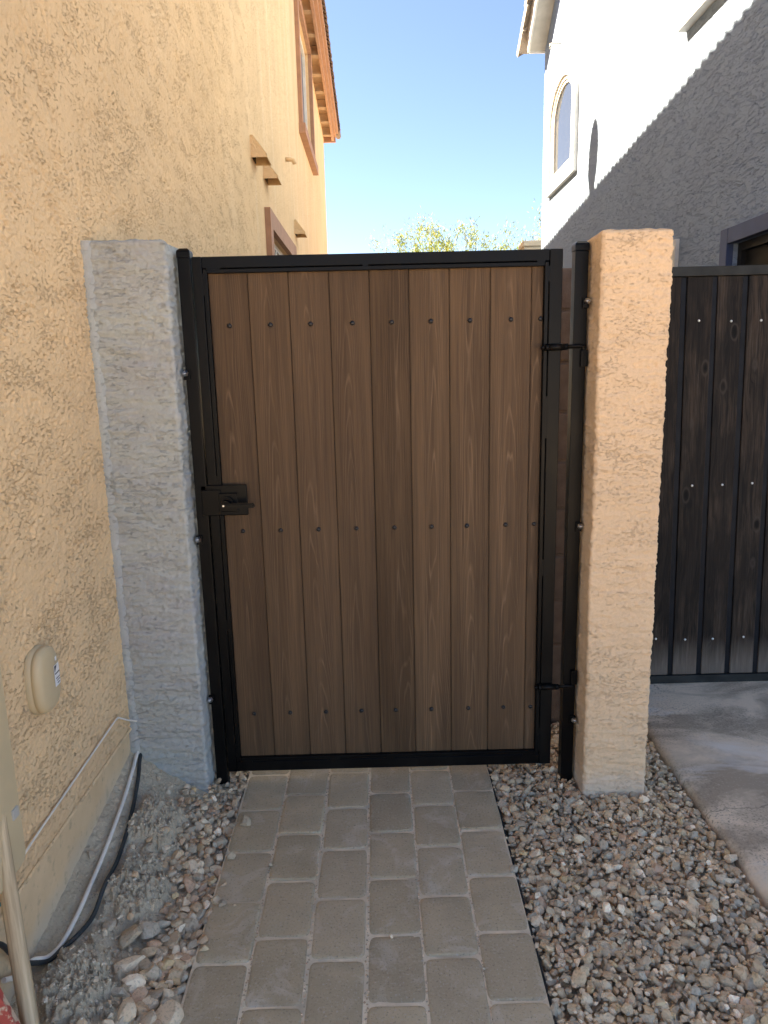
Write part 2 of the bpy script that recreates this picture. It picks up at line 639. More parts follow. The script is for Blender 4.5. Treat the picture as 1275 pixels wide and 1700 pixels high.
STOPS = [(0.00, (0.27, 0.22, 0.17)), (0.10, (0.20, 0.18, 0.16)), (0.20, (0.33, 0.28, 0.22)), (0.30, (0.16, 0.15, 0.145)),
         (0.38, (0.26, 0.25, 0.24)), (0.47, (0.24, 0.18, 0.14)), (0.55, (0.37, 0.34, 0.30)), (0.62, (0.20, 0.21, 0.22)),
         (0.70, (0.30, 0.24, 0.19)), (0.78, (0.40, 0.37, 0.335)), (0.85, (0.28, 0.19, 0.155)), (0.90, (0.50, 0.48, 0.45)),
         (0.945, (0.31, 0.24, 0.15)), (0.975, (0.60, 0.58, 0.56))]
m_stone = stone_mat('crushed_rock', [(p, (c[0] * 1.75 + 0.21, c[1] * 1.45 + 0.165, c[2] * 1.10 + 0.11)) for p, c in STOPS])
m_stone_l = stone_mat('dusty_rock', [(p, (c[0] * 1.65 + 0.22, c[1] * 1.36 + 0.17, c[2] * 1.05 + 0.115)) for p, c in STOPS])


def soil_mat():
    k = M('dry_soil', 0.95, 0.1)
    a = k.noise(k.obj, 14, 5, 0.65)
    c = k.mix(k.ramp(a, [(0.3, 0.0), (0.7, 1.0)]), (0.64, 0.52, 0.375), (0.80, 0.66, 0.49))
    s = k.noise(k.obj, 190, 3, 0.6)
    c = k.mix(k.ramp(s, [(0.30, 0.4), (0.42, 0.0)]), c, (0.26, 0.20, 0.15))
    c = k.mix(k.ramp(s, [(0.58, 0.0), (0.72, 0.6)]), c, (0.76, 0.64, 0.50))
    k.color(c)
    nb = k.bump(k.noise(k.obj, 70, 6, 0.75), 0.012, 1.0)
    k.bump(k.noise(k.obj, 300, 3, 0.7), 0.003, 0.9, nb)
    return k.m


m_soil = soil_mat()


def concrete_mat():
    k = M('slab_concrete', 0.88, 0.25)
    a = k.noise(k.map(k.obj, (1.0, 1.6, 1)), 2.6, 5, 0.62, 0.5)
    c = k.mix(k.ramp(a, [(0.42, 0.0), (0.58, 1.0)]), (0.44, 0.345, 0.25), (0.80, 0.64, 0.475))
    w = k.noise(k.map(k.obj, (1.2, 3.0, 1), loc=(0.3, 0.7, 0)), 1.5, 5, 0.62, 0.8)
    c = k.mix(k.ramp(w, [(0.55, 0.0), (0.68, 0.7)]), c, (0.80, 0.74, 0.67))
    s = k.noise(k.obj, 120, 4, 0.65)
    worn = k.ramp(k.noise(k.obj, 2.2, 3), [(0.42, 0.0), (0.6, 1.0)])
    c = k.mix(k.math('MULTIPLY', worn, k.ramp(s, [(0.36, 0.75), (0.48, 0.0)])), c, (0.20, 0.17, 0.14))
    c = k.mix(k.ramp(s, [(0.58, 0.0), (0.72, 0.4)]), c, (0.84, 0.72, 0.58))
    wob = k.math('MULTIPLY', k.noise(k.obj, 6, 4, 0.6), 0.14)
    sx, sy, sz = k.sep(k.obj)
    crk = k.math('ABSOLUTE', k.math('SUBTRACT', k.math('ADD', sy, k.math('ADD', wob, k.math('MULTIPLY', sx, -0.12))), 2.16))
    c = k.mix(k.ramp(crk, [(0.0, 0.75), (0.004, 0.0)]), c, (0.14, 0.11, 0.09))
    k.color(c)
    nb = k.bump(k.noise(k.obj, 260, 3, 0.7), 0.0014, 0.8)
    k.bump(k.noise(k.obj, 18, 4, 0.6), 0.004, 0.5, nb)
    return k.m


m_conc = concrete_mat()


def stem_mat():
    k = M('stained_footing', 0.9, 0.2)
    sx, sy, sz = k.sep(k.obj)
    lift = k.math('MULTIPLY', k.math('SUBTRACT', sy, 1.6), 0.13)
    h = k.math('SUBTRACT', sz, lift)
    h = k.math('ADD', h, k.math('MULTIPLY', k.noise(k.obj, 9, 4), 0.09))
    c = k.mix(k.ramp(k.noise(k.obj, 6, 4), [(0.3, 0.0), (0.7, 1.0)]), (0.66, 0.46, 0.27), (0.80, 0.585, 0.37))
    c = k.mix(k.ramp(h, [(0.11, 1.0), (0.19, 0.0)]), c, (0.60, 0.50, 0.38))
    c = k.mix(k.ramp(k.noise(k.obj, 30, 4, 0.6), [(0.56, 0.0), (0.72, 0.45)]), c, (0.30, 0.23, 0.16))
    k.color(c)
    nb = k.bump(k.noise(k.obj, 150, 4, 0.7), 0.0015, 0.8)
    k.bump(k.noise(k.obj, 16, 4), 0.004, 0.6, nb)
    return k.m


m_stem = stem_mat()


def block_mat():
    k = M('brown_block', 0.92, 0.15)
    n = k.noise(k.obj, 12, 4)
    c = k.mix(k.ramp(n, [(0.3, 0.0), (0.7, 1.0)]), (0.155, 0.098, 0.068), (0.235, 0.155, 0.108))
    k.color(c)
    k.bump(k.noise(k.obj, 90, 5, 0.7), 0.005, 0.9)
    return k.m


m_block = block_mat()
m_box = plain('beige_plastic', (0.56, 0.45, 0.285), 0.45, 0.4, var=0.05)
m_label_w = plain('white_label', (0.78, 0.79, 0.80), 0.5, 0.3, var=0.03)
m_ink = plain('label_ink', (0.06, 0.07, 0.08), 0.6, 0.2)
m_cable = plain('white_cable', (0.82, 0.76, 0.68), 0.55, 0.4, var=0.08)
m_hose = plain('dark_hose', (0.035, 0.042, 0.045), 0.5, 0.4, var=0.25, bump=0.0008, bscale=120)
m_teal = plain('teal_wire', (0.05, 0.20, 0.22), 0.5, 0.4)


def pole_mat():
    k = M('weathered_handle', 0.75, 0.25)
    sx, sy, sz = k.sep(k.obj)
    g = k.noise(k.comb(k.math('MULTIPLY', sx, 90.0), k.math('MULTIPLY', sy, 90.0), k.math('MULTIPLY', sz, 5.0)), 1.0, 4, 0.6)
    c = k.mix(k.ramp(g, [(0.3, 0.0), (0.7, 1.0)]), (0.36, 0.26, 0.16), (0.66, 0.53, 0.36))
    k.color(c)
    k.bump(g, 0.0015, 0.8)
    return k.m


m_pole = pole_mat()


def red_mat():
    k = M('chipped_red_paint', 0.6, 0.35)
    n = k.noise(k.obj, 26, 5, 0.65)
    c = k.mix(k.ramp(n, [(0.50, 0.0), (0.56, 1.0)]), (0.48, 0.085, 0.065), (0.62, 0.46, 0.33))
    k.color(c)
    k.bump(n, 0.001, 0.6)
    return k.m


m_red = red_mat()
m_sand = plain('joint_sand', (0.80, 0.66, 0.48), 0.95, 0.1, bump=0.003, bscale=200, var=0.25)
m_edging = plain('black_edging', (0.03, 0.03, 0.032), 0.6, 0.3)
m_bark = plain('green_bark', (0.16, 0.17, 0.07), 0.8, 0.2)


def leaf_mat():
    k = M('palo_verde_leaf', 0.6, 0.25)
    r = k.island()
    c = k.ramp(r, [(0.0, (0.07, 0.12, 0.030)), (0.3, (0.12, 0.17, 0.04)), (0.6, (0.17, 0.21, 0.045)), (0.85, (0.24, 0.23, 0.05))])
    k.color(c)
    t = k.nt.nodes.new('ShaderNodeBsdfTranslucent')
    k.link(c, t.inputs[0])
    mx = k.nt.nodes.new('ShaderNodeMixShader')
    mx.inputs[0].default_value = 0.4
    k.link(k.b.outputs[0], mx.inputs[1])
    k.link(t.outputs[0], mx.inputs[2])
    k.link(mx.outputs[0], k.nt.nodes['Material Output'].inputs[0])
    return k.m


m_leaf = leaf_mat()


def ground_mat():
    k = M('desert_ground', 0.95, 0.1)
    n = k.noise(k.obj, 0.7, 6, 0.6)
    c = k.mix(k.ramp(n, [(0.3, 0.0), (0.7, 1.0)]), (0.25, 0.205, 0.16), (0.36, 0.30, 0.24))
    k.color(c)
    k.bump(k.noise(k.obj, 40, 5, 0.7), 0.02, 0.8)
    return k.m


m_ground = ground_mat()

# ================================================================== GROUND
gy = [-900, -120, -30, -6, -3, 0, 1, 2, 2.6, 3.3, 5, 8, 12, 16, 40, 150, 900]
gx = [-900, -150, -40, -10, -3, -1.3, -0.6, 0, 0.6, 1.2, 3, 10, 40, 150, 900]


def zbase(y):
    return 0.03 * (min(max(y, -6), 12) - 2.6) - 0.075


GV = [(x, y, zbase(y)) for y in gy for x in gx]
nx = len(gx)
GF = [(j * nx + i, j * nx + i + 1, (j + 1) * nx + i + 1, (j + 1) * nx + i) for j in range(len(gy) - 1) for i in range(nx - 1)]
struct(mesh_obj('ground', GV, GF, m_ground))

# concrete slab leading to the neighbour's gate, driveway in front of it
sl_y = np.concatenate([np.linspace(-14, 0.6, 12), np.linspace(0.7, 3.6, 60)])
edge_n = [mnoise.noise((0.0, y * 5.0, 3.3)) * 0.010 + mnoise.noise((1.0, y * 23.0, 7.3)) * 0.004 for y in sl_y]
prof = [(0.0, -0.11), (0.002, -0.03), (0.006, -0.014), (0.016, -0.004), (0.035, 0.0), (0.3, 0.0), (1.2, 0.0), (7.5, 0.0), (7.5, -0.11)]
SV, SF = [], []
for y, e in zip(sl_y, edge_n):
    for k_, (px_, pz_) in enumerate(prof):
        SV.append((1.115 + px_ + (e if k_ < 5 else 0), y, zg(y) + 0.012 + pz_))
npf = len(prof)
for j in range(len(sl_y) - 1):
    for i in range(npf - 1):
        a = j * npf + i
        SF.append((a, a + 1, a + npf + 1, a + npf))
slab = struct(mesh_obj('concrete_driveway', SV, SF, m_conc, smooth=True))

# paver path: bedding + pavers
PX0, PX1 = -0.543, 0.397
path = struct(mesh_obj('path', [(PX0, 0.2, zg(0.2) - 0.0038), (PX1, 0.2, zg(0.2) - 0.0038), (PX1, 3.6, zg(3.6) - 0.0038), (PX0, 3.6, zg(3.6) - 0.0038)],
                       [(0, 1, 2, 3)], m_sand))
cols = [-0.543, -0.383, -0.2275, -0.0660, 0.0880, 0.2460, 0.397]
def paver_mesh(w, l, seed):
    """tumbled concrete paver: rounded plan corners, worn uneven arrises, slightly dished face"""
    N = 44
    out = []
    for k_ in range(N):
        t = 2 * math.pi * k_ / N
        c, s = math.cos(t), math.sin(t)
        e = 2 / 11.0
        out.append((math.copysign(abs(c) ** e, c), math.copysign(abs(s) ** e, s)))
    V_, F_ = [], []
    levels = ((-0.055, 0.0), (-0.012, 0.0), (-0.0060, 0.0008), (-0.0024, 0.0030), (-0.0005, 0.0062), (0.0, 0.0095), (0.0003, 0.030))
    for li, (z, ins) in enumerate(levels):
        for (u, v) in out:
            nz = mnoise.noise((u * 2.1 + seed * 7.7, v * 2.1, 1.0)) * 0.0022 + mnoise.noise((u * 7 + seed * 3.1, v * 7, 4.0)) * 0.0014
            chip = max(0.0, mnoise.noise((u * 4 + seed * 5.3, v * 4, 9.0)) - 0.45) * 0.018 if 1 <= li <= 5 else 0.0
            kx = w / 2 - ins - 0.0004 + nz - chip * 0.6
            ky = l / 2 - ins - 0.0004 + nz - chip * 0.6
            V_.append((u * kx, v * ky, z - (chip * 0.5 if li >= 3 else 0)))
    for li in range(len(levels) - 1):
        for k_ in range(N):
            a_, b_ = li * N + k_, li * N + (k_ + 1) % N
            F_.append((a_, b_, b_ + N, a_ + N))
    F_.append(tuple(range((len(levels) - 1) * N, len(levels) * N)))
    me = bpy.data.meshes.new('paver')
    me.from_pydata(V_, [], F_)
    me.update()
    me.polygons.foreach_set('use_smooth', [True] * len(me.polygons))
    me.materials.append(m_paver)
    return me


pav_var = [paver_mesh(0.1550, 0.2170, k_) for k_ in range(9)]
n_p = 0
for c in range(6):
    ph = 2.538 if c % 2 == 0 else 2.401
    dy = 0.2195
    k0 = int((ph - 0.85) / dy)
    y = ph - k0 * dy + (0.004 if c in (2, 4) else 0.0)
    while y < 3.0:
        p = bpy.data.objects.new('paver', pav_var[(n_p * 5 + c) % 9])
        COL.objects.link(p)
        p.parent = path
        yc = y + dy / 2
        p.location = ((cols[c] + cols[c + 1]) / 2 + random.uniform(-0.0015, 0.0015), yc + random.uniform(-0.0015, 0.0015), zg(yc) + random.uniform(-0.0018, 0.0018))
        p.rotation_euler = (math.atan(0.03) + random.uniform(-0.006, 0.006), random.uniform(-0.008, 0.008), random.uniform(-0.009, 0.009) + (math.pi if n_p % 2 else 0))
        if n_p % 2:
            p.rotation_euler.x -= 2 * math.atan(0.03)
        n_p += 1
        y += dy

# black edging strips beside the pavers
for nm, xs in (('edging', PX1 + 0.005),):
    pts = [(xs + mnoise.noise((xs * 9, yy * 1.7, 0)) * 0.003, yy, zg(yy) - 0.012) for yy in np.linspace(0.4, 2.6, 24)]
    bm = bmesh.new()
    rows = []
    for (x, y, z) in pts:
        rows.append([bm.verts.new(q) for q in ((x - 0.002, y, z - 0.05), (x - 0.002, y, z + 0.004), (x + 0.002, y, z + 0.004), (x + 0.002, y, z - 0.05))])
    for a, b in zip(rows, rows[1:]):
        for i in range(3):
            bm.faces.new((a[i], a[i + 1], b[i + 1], b[i]))
    bm_obj(nm, bm, m_edging, path)

# ---- dug-over soil beside the left wall
f_s1 = band(0.05, 0.16, 71)
f_s2 = band(0.018, 0.05, 72)
f_s3 = band(0.010, 0.02, 73)
f_cr = band(0.05, 0.12, 74)


def soil_plain(x, y):
    t = np.clip((-0.56 - x) / 0.37, 0, 1.06)
    return 0.03 * (y - 2.6) - 0.022 + t ** 1.3 * ((y - 1.6) * 0.13 + 0.120)


MOUNDS = [(-0.770, 2.13, 0.085, 0.14, 0.050), (-0.755, 1.87, 0.095, 0.14, 0.040), (-0.80, 1.54, 0.10, 0.13, 0.05), (-0.73, 1.43, 0.09, 0.12, 0.035),
          (-0.745, 1.98, 0.05, 0.06, 0.02), (-0.80, 1.70, 0.04, 0.03, 0.015), (-0.70, 1.78, 0.05, 0.05, 0.02)]


def worley(x, y, spacing, seed):
    g_ = np.random.default_rng(seed)
    nx_, ny_ = int(0.6 / spacing) + 2, int(2.2 / spacing) + 2
    ox, oy = -1.05, 0.9
    jx, jy = g_.uniform(0.05, 0.95, (nx_, ny_)), g_.uniform(0.05, 0.95, (nx_, ny_))
    xs, ys = (np.asarray(x) - ox) / spacing, (np.asarray(y) - oy) / spacing
    ix, iy = np.floor(xs).astype(int), np.floor(ys).astype(int)
    f1 = np.full(xs.shape, 9.0)
    f2 = np.full(xs.shape, 9.0)
    for a in (-1, 0, 1):
        for b in (-1, 0, 1):
            cx, cy = np.clip(ix + a, 0, nx_ - 1), np.clip(iy + b, 0, ny_ - 1)
            d = np.hypot(cx + jx[cx, cy] - xs, cy + jy[cx, cy] - ys)
            f2 = np.where(d < f1, f1, np.minimum(f2, d))
            f1 = np.minimum(f1, d)
    return f1 * spacing, (f2 - f1) * spacing


def soil_z(x, y):
    z = soil_plain(x, y)
    q = np.zeros_like(z)
    for mx, my, rx, ry, hh in MOUNDS:
        d = np.sqrt(((x - mx) / rx) ** 2 + ((y - my) / ry) ** 2) + 0.12 * sample(f_s1, x, y)
        q = np.maximum(q, hh * (1 - sstep(0.55, 1.1, d)) * (1.0 - 0.25 * np.clip(d, 0, 1)))
    lump = sstep(0.005, 0.03, q)
    wx, wy = x + 0.006 * sample(f_s2, x, y), y + 0.006 * sample(f_s2, y, x)
    d1, e1 = worley(wx, wy, 0.062, 5)
    d2, e2 = worley(wx, wy, 0.021, 6)
    z = z + q + lump * (0.005 * sample(f_s1, x, y) + 0.0016 * sample(f_s2, x, y))
    z = z + lump * (0.015 * sstep(0.0, 0.0045, e1) * (1 - 7 * d1) + 0.0048 * sstep(0.0, 0.003, e2) * (1 - 12 * d2) - 0.010 + 0.0028 * sample(f_s3, x, y))
    return z + 0.0016 * sample(f_s2, x, y) + 0.0009 * sample(f_s3, x, y)


sx_ = np.arange(-0.97, -0.52, 0.0035)
sy_ = np.arange(1.0, 2.95, 0.0035)
X, Y = np.meshgrid(sx_, sy_, indexing='ij')
Z = soil_z(X, Y)


def grid_faces(n0, n1):
    i, j = np.meshgrid(np.arange(n0 - 1), np.arange(n1 - 1), indexing='ij')
    a = (i * n1 + j).ravel()
    return np.stack([a, a + n1, a + n1 + 1, a + 1], 1)


o = quads_np('soil', np.stack([X.ravel(), Y.ravel(), Z.ravel()], 1), grid_faces(len(sx_), len(sy_)), m_soil, smooth=False)
struct(o)

# soil under the gravel on the right
rx_ = np.arange(0.398, 1.14, 0.02)
ry_ = np.arange(0.3, 3.4, 0.02)
X, Y = np.meshgrid(rx_, ry_, indexing='ij')
Z = 0.03 * (Y - 2.6) - 0.040 + 0.003 * sample(f_s1, X, Y)
struct(quads_np('gravel_bed', np.stack([X.ravel(), Y.ravel(), Z.ravel()], 1), grid_faces(len(rx_), len(ry_)), m_soil))


# ---- crushed rock
def stone_templates(n, seed, sub=1):
    g = np.random.default_rng(seed)
    out = []
    bm = bmesh.new()
    bmesh.ops.create_icosphere(bm, subdivisions=sub, radius=1.0)
    base = np.array([v.co[:] for v in bm.verts])
    faces = np.array([[v.index for v in f.verts] for f in bm.faces])
    bm.free()
    for _ in range(n):
        v = base * 1.25
        for _k in range(g.integers(9, 14)):
            nn = g.standard_normal(3)
            nn /= np.linalg.norm(nn)
            d = g.uniform(0.50, 0.88)
            s = v @ nn - d
            v = v - np.where(s > 0, s, 0)[:, None] * nn * 0.995
        v = v * (1 + 0.018 * g.standard_normal(len(v)))[:, None] * 1.22
        v *= np.array([1.0, g.uniform(0.68, 0.95), g.uniform(0.5, 0.8)])
        out.append(v)
    return out, faces


def scatter(name, pts, rad, m, seed, tmpl):
    g = np.random.default_rng(seed)
    T, F = tmpl
    Vs, Fs = [], []
    nb = 0
    for p, r in zip(pts, rad):
        v = T[g.integers(len(T))] * r
        q = Euler((g.uniform(-0.6, 0.6), g.uniform(-0.6, 0.6), g.uniform(0, 6.283))).to_matrix()
        v = v @ np.array(q).T + np.array(p)
        Vs.append(v)
        Fs.append(F + nb)
        nb += len(v)
    o = quads_np(name, np.concatenate(Vs), np.concatenate(Fs), m, smooth=False)
    return struct(o, 'stuff')


tm = stone_templates(36, 5)


def jitter_grid(x0, x1, y0, y1, d, g):
    pts = []
    row = 0
    y = y0
    while y < y1:
        x = x0 + (d / 2 if row % 2 else 0)
        while x < x1:
            pts.append((x + g.uniform(-0.38, 0.38) * d, y + g.uniform(-0.38, 0.38) * d))
            x += d
        y += d * 0.87
        row += 1
    return pts


g = np.random.default_rng(3)
P, RR = [], []
for layer, (d, zoff) in enumerate(((0.024, -0.030), (0.0235, -0.013))):
    for (x, y) in jitter_grid(PX1 + 0.018, 1.10, 1.15, 3.1, d, g):
        if 0.715 < x < 0.955 and 2.365 < y < 2.63:
            continue
        r = float(np.clip(g.lognormal(math.log(0.0115), 0.28), 0.0065, 0.024))
        P.append((x, y, zg(y) + zoff + g.uniform(-0.005, 0.006)))
        RR.append(r)
for (x, y) in jitter_grid(PX1 + 0.012, 1.11, 1.15, 2.9, 0.026, g):   # fines lodged between the larger stones
    if not (0.715 < x < 0.955 and 2.365 < y < 2.63):
        P.append((x, y, zg(y) - 0.007 + g.uniform(-0.004, 0.003)))
        RR.append(float(g.uniform(0.004, 0.0085)))
for (x, y) in jitter_grid(0.43, 1.09, 1.2, 2.36, 0.09, g):     # a few larger ones on top
    P.append((x, y, zg(y) - 0.002 + g.uniform(-0.004, 0.003)))
    RR.append(float(g.uniform(0.013, 0.019)))
for _ in range(40):                                               # fringe behind the gate line
    P.append((g.uniform(0.40, 0.72), g.uniform(2.4, 3.0), -0.004))
    RR.append(float(g.uniform(0.009, 0.017)))
scatter('gravel', P, RR, m_stone, 21, tm)

# left: larger dusty stones between soil and pavers
g = np.random.default_rng(9)


def lbound(y):
    return np.interp(y, [1.2, 1.47, 1.56, 1.66, 1.79, 1.92, 2.0, 2.1, 2.26, 2.4, 2.75],
                     [-0.70, -0.70, -0.72, -0.68, -0.655, -0.675, -0.72, -0.70, -0.76, -0.75, -0.66])


P, RR = [], []
for layer, (d, zo) in enumerate(((0.030, 0.002), (0.031, 0.015))):
    for (x, y) in jitter_grid(-0.86, PX0 - 0.006, 1.2, 2.75, d * 0.86, g):
        b = lbound(y) + g.uniform(-0.02, 0.03)
        if x < b or (x < -0.665 and 2.37 < y < 2.65):
            continue
        near = np.interp(y, [1.4, 1.9, 2.3], [1.05, 0.84, 0.62])
        r = float(np.clip(g.lognormal(math.log(0.0165), 0.28), 0.008, 0.032)) * near
        P.append((x, y, float(soil_plain(np.array(x), np.array(y))) + zo + g.uniform(-0.005, 0.004)))
        RR.append(r)
for _ in range(46):
    x, y = g.uniform(-0.815, -0.60), g.uniform(1.4, 2.3)
    P.append((x, y, float(soil_z(np.array(x), np.array(y))) + 0.003))
    RR.append(float(g.uniform(0.004, 0.012)))
for (x, y, r) in ((-0.908, 1.93, 0.012), (-0.795, 1.735, 0.018), (-0.73, 1.71, 0.030), (-0.685, 1.735, 0.027), (-0.655, 1.62, 0.026), (-0.74, 2.09, 0.016),
                  (-0.60, 1.485, 0.030), (-0.665, 1.49, 0.026), (-0.70, 1.545, 0.025)):
    P.append((x, y, float(soil_z(np.array(x), np.array(y))) + r * 0.4))
    RR.append(r)
for (x, y, r) in ((-0.505, 2.235, 0.020), (-0.515, 2.07, 0.014), (-0.507, 1.865, 0.012), (-0.525, 1.88, 0.014), (-0.47, 1.865, 0.006), (-0.52, 1.705, 0.012),
                  (-0.533, 1.735, 0.017), (-0.385, 2.03, 0.006), (-0.230, 1.98, 0.005), (-0.0, 1.735, 0.006), (0.244, 1.62, 0.005), (-0.23, 1.72, 0.005)):
    P.append((x, y, zg(y) + r * 0.55))
    RR.append(r)
scatter('dusty_gravel', P, RR, m_stone_l, 22, stone_templates(40, 15, 2))

# crumbs of dry soil lying on the dug-over strip
g = np.random.default_rng(29)
P, RR = [], []
while len(P) < 2600:
    x, y = g.uniform(-0.90, -0.62), g.uniform(1.25, 2.5)
    if x > lbound(y) + 0.05 or abs(x + 0.88) < 0.008:
        continue
    if x < -0.668 and y > 2.36:
        continue
    r = float(np.clip(g.lognormal(math.log(0.0026), 0.5), 0.0012, 0.010))
    if x < -0.845:
        r = min(r, 0.003)
    P.append((x, y, float(soil_z(np.array(x), np.array(y))) + r * 0.25))
    RR.append(r)
m_crumb = stone_mat('soil_crumb', [(0.0, (0.66, 0.53, 0.385)), (0.3, (0.78, 0.65, 0.49)), (0.6, (0.58, 0.46, 0.33)), (0.85, (0.72, 0.62, 0.50))])
scatter('soil_crumbs', P, RR, m_crumb, 31, stone_templates(14, 41))

# grit in the paver joints
g = np.random.default_rng(19)
P, RR = [], []
for xj in cols[1:-1]:
    for _ in range(240):
        y = g.uniform(1.2, 2.55)
        P.append((xj + g.uniform(-0.005, 0.005), y, zg(y) - 0.004))
        RR.append(float(g.uniform(0.0014, 0.0038)))
scatter('joint_grit', P, RR, m_stone_l, 23, stone_templates(6, 8))

# ================================================================== LEFT HOUSE
XL = -0.93
YN, YF = 1.05, 14.95              # near and far end of the gable wall
YR = 4.5                         # ridge


def rake_l(y):
    return 5.98 + 0.10 * (YF - y) if y > YR else 5.98 + 0.10 * (YF - YR) - 0.10 * (YR - y)


lh = thing('stucco_house', 'tan stucco house along the left with brown window trim and overhanging roof', 'house', (0, 0, 0))
f_wall = lace_field(101, 1.0, 0.75, 0.6)
SCR = 0.292
yl = [1.30]
while yl[-1] < 6.0:
    yl.append(yl[-1] + max(0.0032, 0.0023 * yl[-1]))
yl[-1] = 6.0
zl = np.concatenate([np.arange(SCR, 2.2, 0.0037), np.arange(2.2, 4.6, 0.0075), [4.6]])
yl = np.array(yl)
Yg, Zg = np.meshgrid(yl, zl, indexing='ij')
H = sample(f_wall, Yg, Zg)
fade = np.minimum(np.minimum(sstep(1.30, 1.33, Yg), 1 - sstep(4.6, 6.0, Yg)), np.minimum(sstep(SCR, SCR + 0.01, Zg), 1 - sstep(3.7, 4.6, Zg)))
H = H - H.mean()
Xg = XL + H * fade * 1.9
V = np.stack([Xg.ravel(), Yg.ravel(), Zg.ravel()], 1)
F = grid_faces(len(yl), len(zl))
quads_np('wall', V, F, m_tan_near, lh)


def wall_cells(name, X, ylines, zlines, holes, topfn, m, parent, depth=0.12, flip=False):
    """wall sheet in the plane x = X with real openings (reveals go 'depth' into the house)"""
    bm = bmesh.new()

    def inhole(y, z):
        return any(a < y < b and c < z < d for a, b, c, d in holes)
    for a, b in zip(ylines, ylines[1:]):
        for k_, (c, d) in enumerate(zip(zlines, zlines[1:])):
            if inhole((a + b) / 2, (c + d) / 2):
                continue
            bm.faces.new([bm.verts.new((X, yy, zz)) for yy, zz in ((a, c), (b, c), (b, d), (a, d))])
        zt = zlines[-1]
        bm.faces.new([bm.verts.new((X, yy, zz)) for yy, zz in ((a, zt), (b, zt), (b, topfn(b)), (a, topfn(a)))])
    sgn = 1 if flip else -1
    for a, b, c, d in holes:
        if d - c > 90:
            continue
        for (y0, z0), (y1, z1) in (((a, c), (b, c)), ((b, c), (b, d)), ((b, d), (a, d)), ((a, d), (a, c))):
            bm.faces.new([bm.verts.new(q) for q in ((X, y0, z0), (X, y1, z1), (X + sgn * depth, y1, z1), (X + sgn * depth, y0, z0))])
    bmesh.ops.remove_doubles(bm, verts=bm.verts, dist=1e-5)
    return bm_obj(name, bm, m, parent)


# rest of the side wall: lower far part with two window openings, band above, near strip
UW = (10.10, 11.85, 4.68, 6.22)
LW = (6.62, 8.35, 1.60, 2.78)
wall_cells('wall', XL, sorted([6.0, LW[0], LW[1], UW[0], UW[1], YF]), sorted([SCR, LW[2], LW[3], 4.6, UW[2], 5.6]),
           [(UW[0], UW[1], UW[2], 6.0 + 99), LW], lambda y: 5.6, m_tan, lh)
bm = bmesh.new()
for a, b in ((6.0, UW[0]), (UW[1], YF)):
    bm.faces.new([bm.verts.new((XL, yy, zz)) for yy, zz in ((a, 5.6), (b, 5.6), (b, rake_l(b)), (a, rake_l(a)))])
bm.faces.new([bm.verts.new((XL, yy, zz)) for yy, zz in ((UW[0], UW[3]), (UW[1], UW[3]), (UW[1], rake_l(UW[1])), (UW[0], rake_l(UW[0])))])
for a, b in ((YN, YR), (YR, 6.0)):
    bm.faces.new([bm.verts.new((XL, yy, zz)) for yy, zz in ((a, 4.6), (b, 4.6), (b, rake_l(b)), (a, rake_l(a)))])
bm.faces.new([bm.verts.new((XL, yy, zz)) for yy, zz in ((YN - 0.03, SCR), (1.30, SCR), (1.30, 4.6), (YN - 0.03, 4.6))])
for (y0, z0), (y1, z1) in (((UW[0], 4.68), (UW[0], UW[3])), ((UW[1], 4.68), (UW[1], UW[3])), ((UW[0], UW[3]), (UW[1], UW[3]))):
    bm.faces.new([bm.verts.new(q) for q in ((XL, y0, z0), (XL, y1, z1), (XL - 0.12, y1, z1), (XL - 0.12, y0, z0))])
bm_obj('wall', bm, m_tan, lh)
# end walls
for ye in (YF, YN):
    mesh_obj('wall', [(XL, ye, -0.2), (-11, ye, -0.2), (-11, ye, rake_l(ye)), (XL, ye, rake_l(ye))], [(0, 1, 2, 3)], m_tan, lh)
# footing and weep screed
mesh_obj('footing', [(XL - 0.006, YN, -0.2), (XL - 0.006, YF, -0.2), (XL - 0.006, YF, SCR), (XL - 0.006, YN, SCR)],
         [(0, 1, 2, 3)], m_stem, lh)
prism('weep_screed', [(XL - 0.02, SCR + 0.004), (XL + 0.004, SCR + 0.003), (XL + 0.007, SCR - 0.004), (XL + 0.003, SCR - 0.006), (XL - 0.02, SCR - 0.003)],
      'y', YN, YF, m_tan, lh)


def window_left(y0, y1, z0, z1, tw, out, sillh, pane_m):
    w = bpy.data.objects.new('window', None)
    COL.objects.link(w)
    w.parent = lh
    xo = XL + out
    box('trim', XL - 0.001, xo, y0 - tw, y0, z0 - 0.001, z1 + tw, m_brown, w)
    box('trim', XL - 0.001, xo, y1, y1 + tw, z0 - 0.001, z1 + tw, m_brown, w)
    box('trim', XL - 0.001, xo - 0.002, y0, y1, z1, z1 + tw, m_brown, w)
    box('sill', XL - 0.001, xo + 0.035, y0 - tw - 0.03, y1 + tw + 0.03, z0 - sillh, z0 - 0.001, m_brown, w)
    bm = bmesh.new()
    t = 0.05
    for a in ((y0, y0 + t, z0, z1), (y1 - t, y1, z0, z1), (y0 + t, y1 - t, z0, z0 + t), (y0 + t, y1 - t, z1 - t, z1),
              ((y0 + y1) / 2 - t / 2, (y0 + y1) / 2 + t / 2, z0 + t, z1 - t)):
        add_box(bm, XL - 0.10, XL - 0.045, *a)
    bm_obj('frame', bm, m_frame_w, w)
    mesh_obj('pane', [(XL - 0.08, y0, z0), (XL - 0.08, y1, z0), (XL - 0.08, y1, z1), (XL - 0.08, y0, z1)], [(0, 1, 2, 3)], pane_m, w)


window_left(UW[0], UW[1], UW[2], UW[3], 0.13, 0.05, 0.12, m_screen)
window_left(LW[0], LW[1], LW[2], LW[3], 0.15, 0.05, 0.12, m_glass)


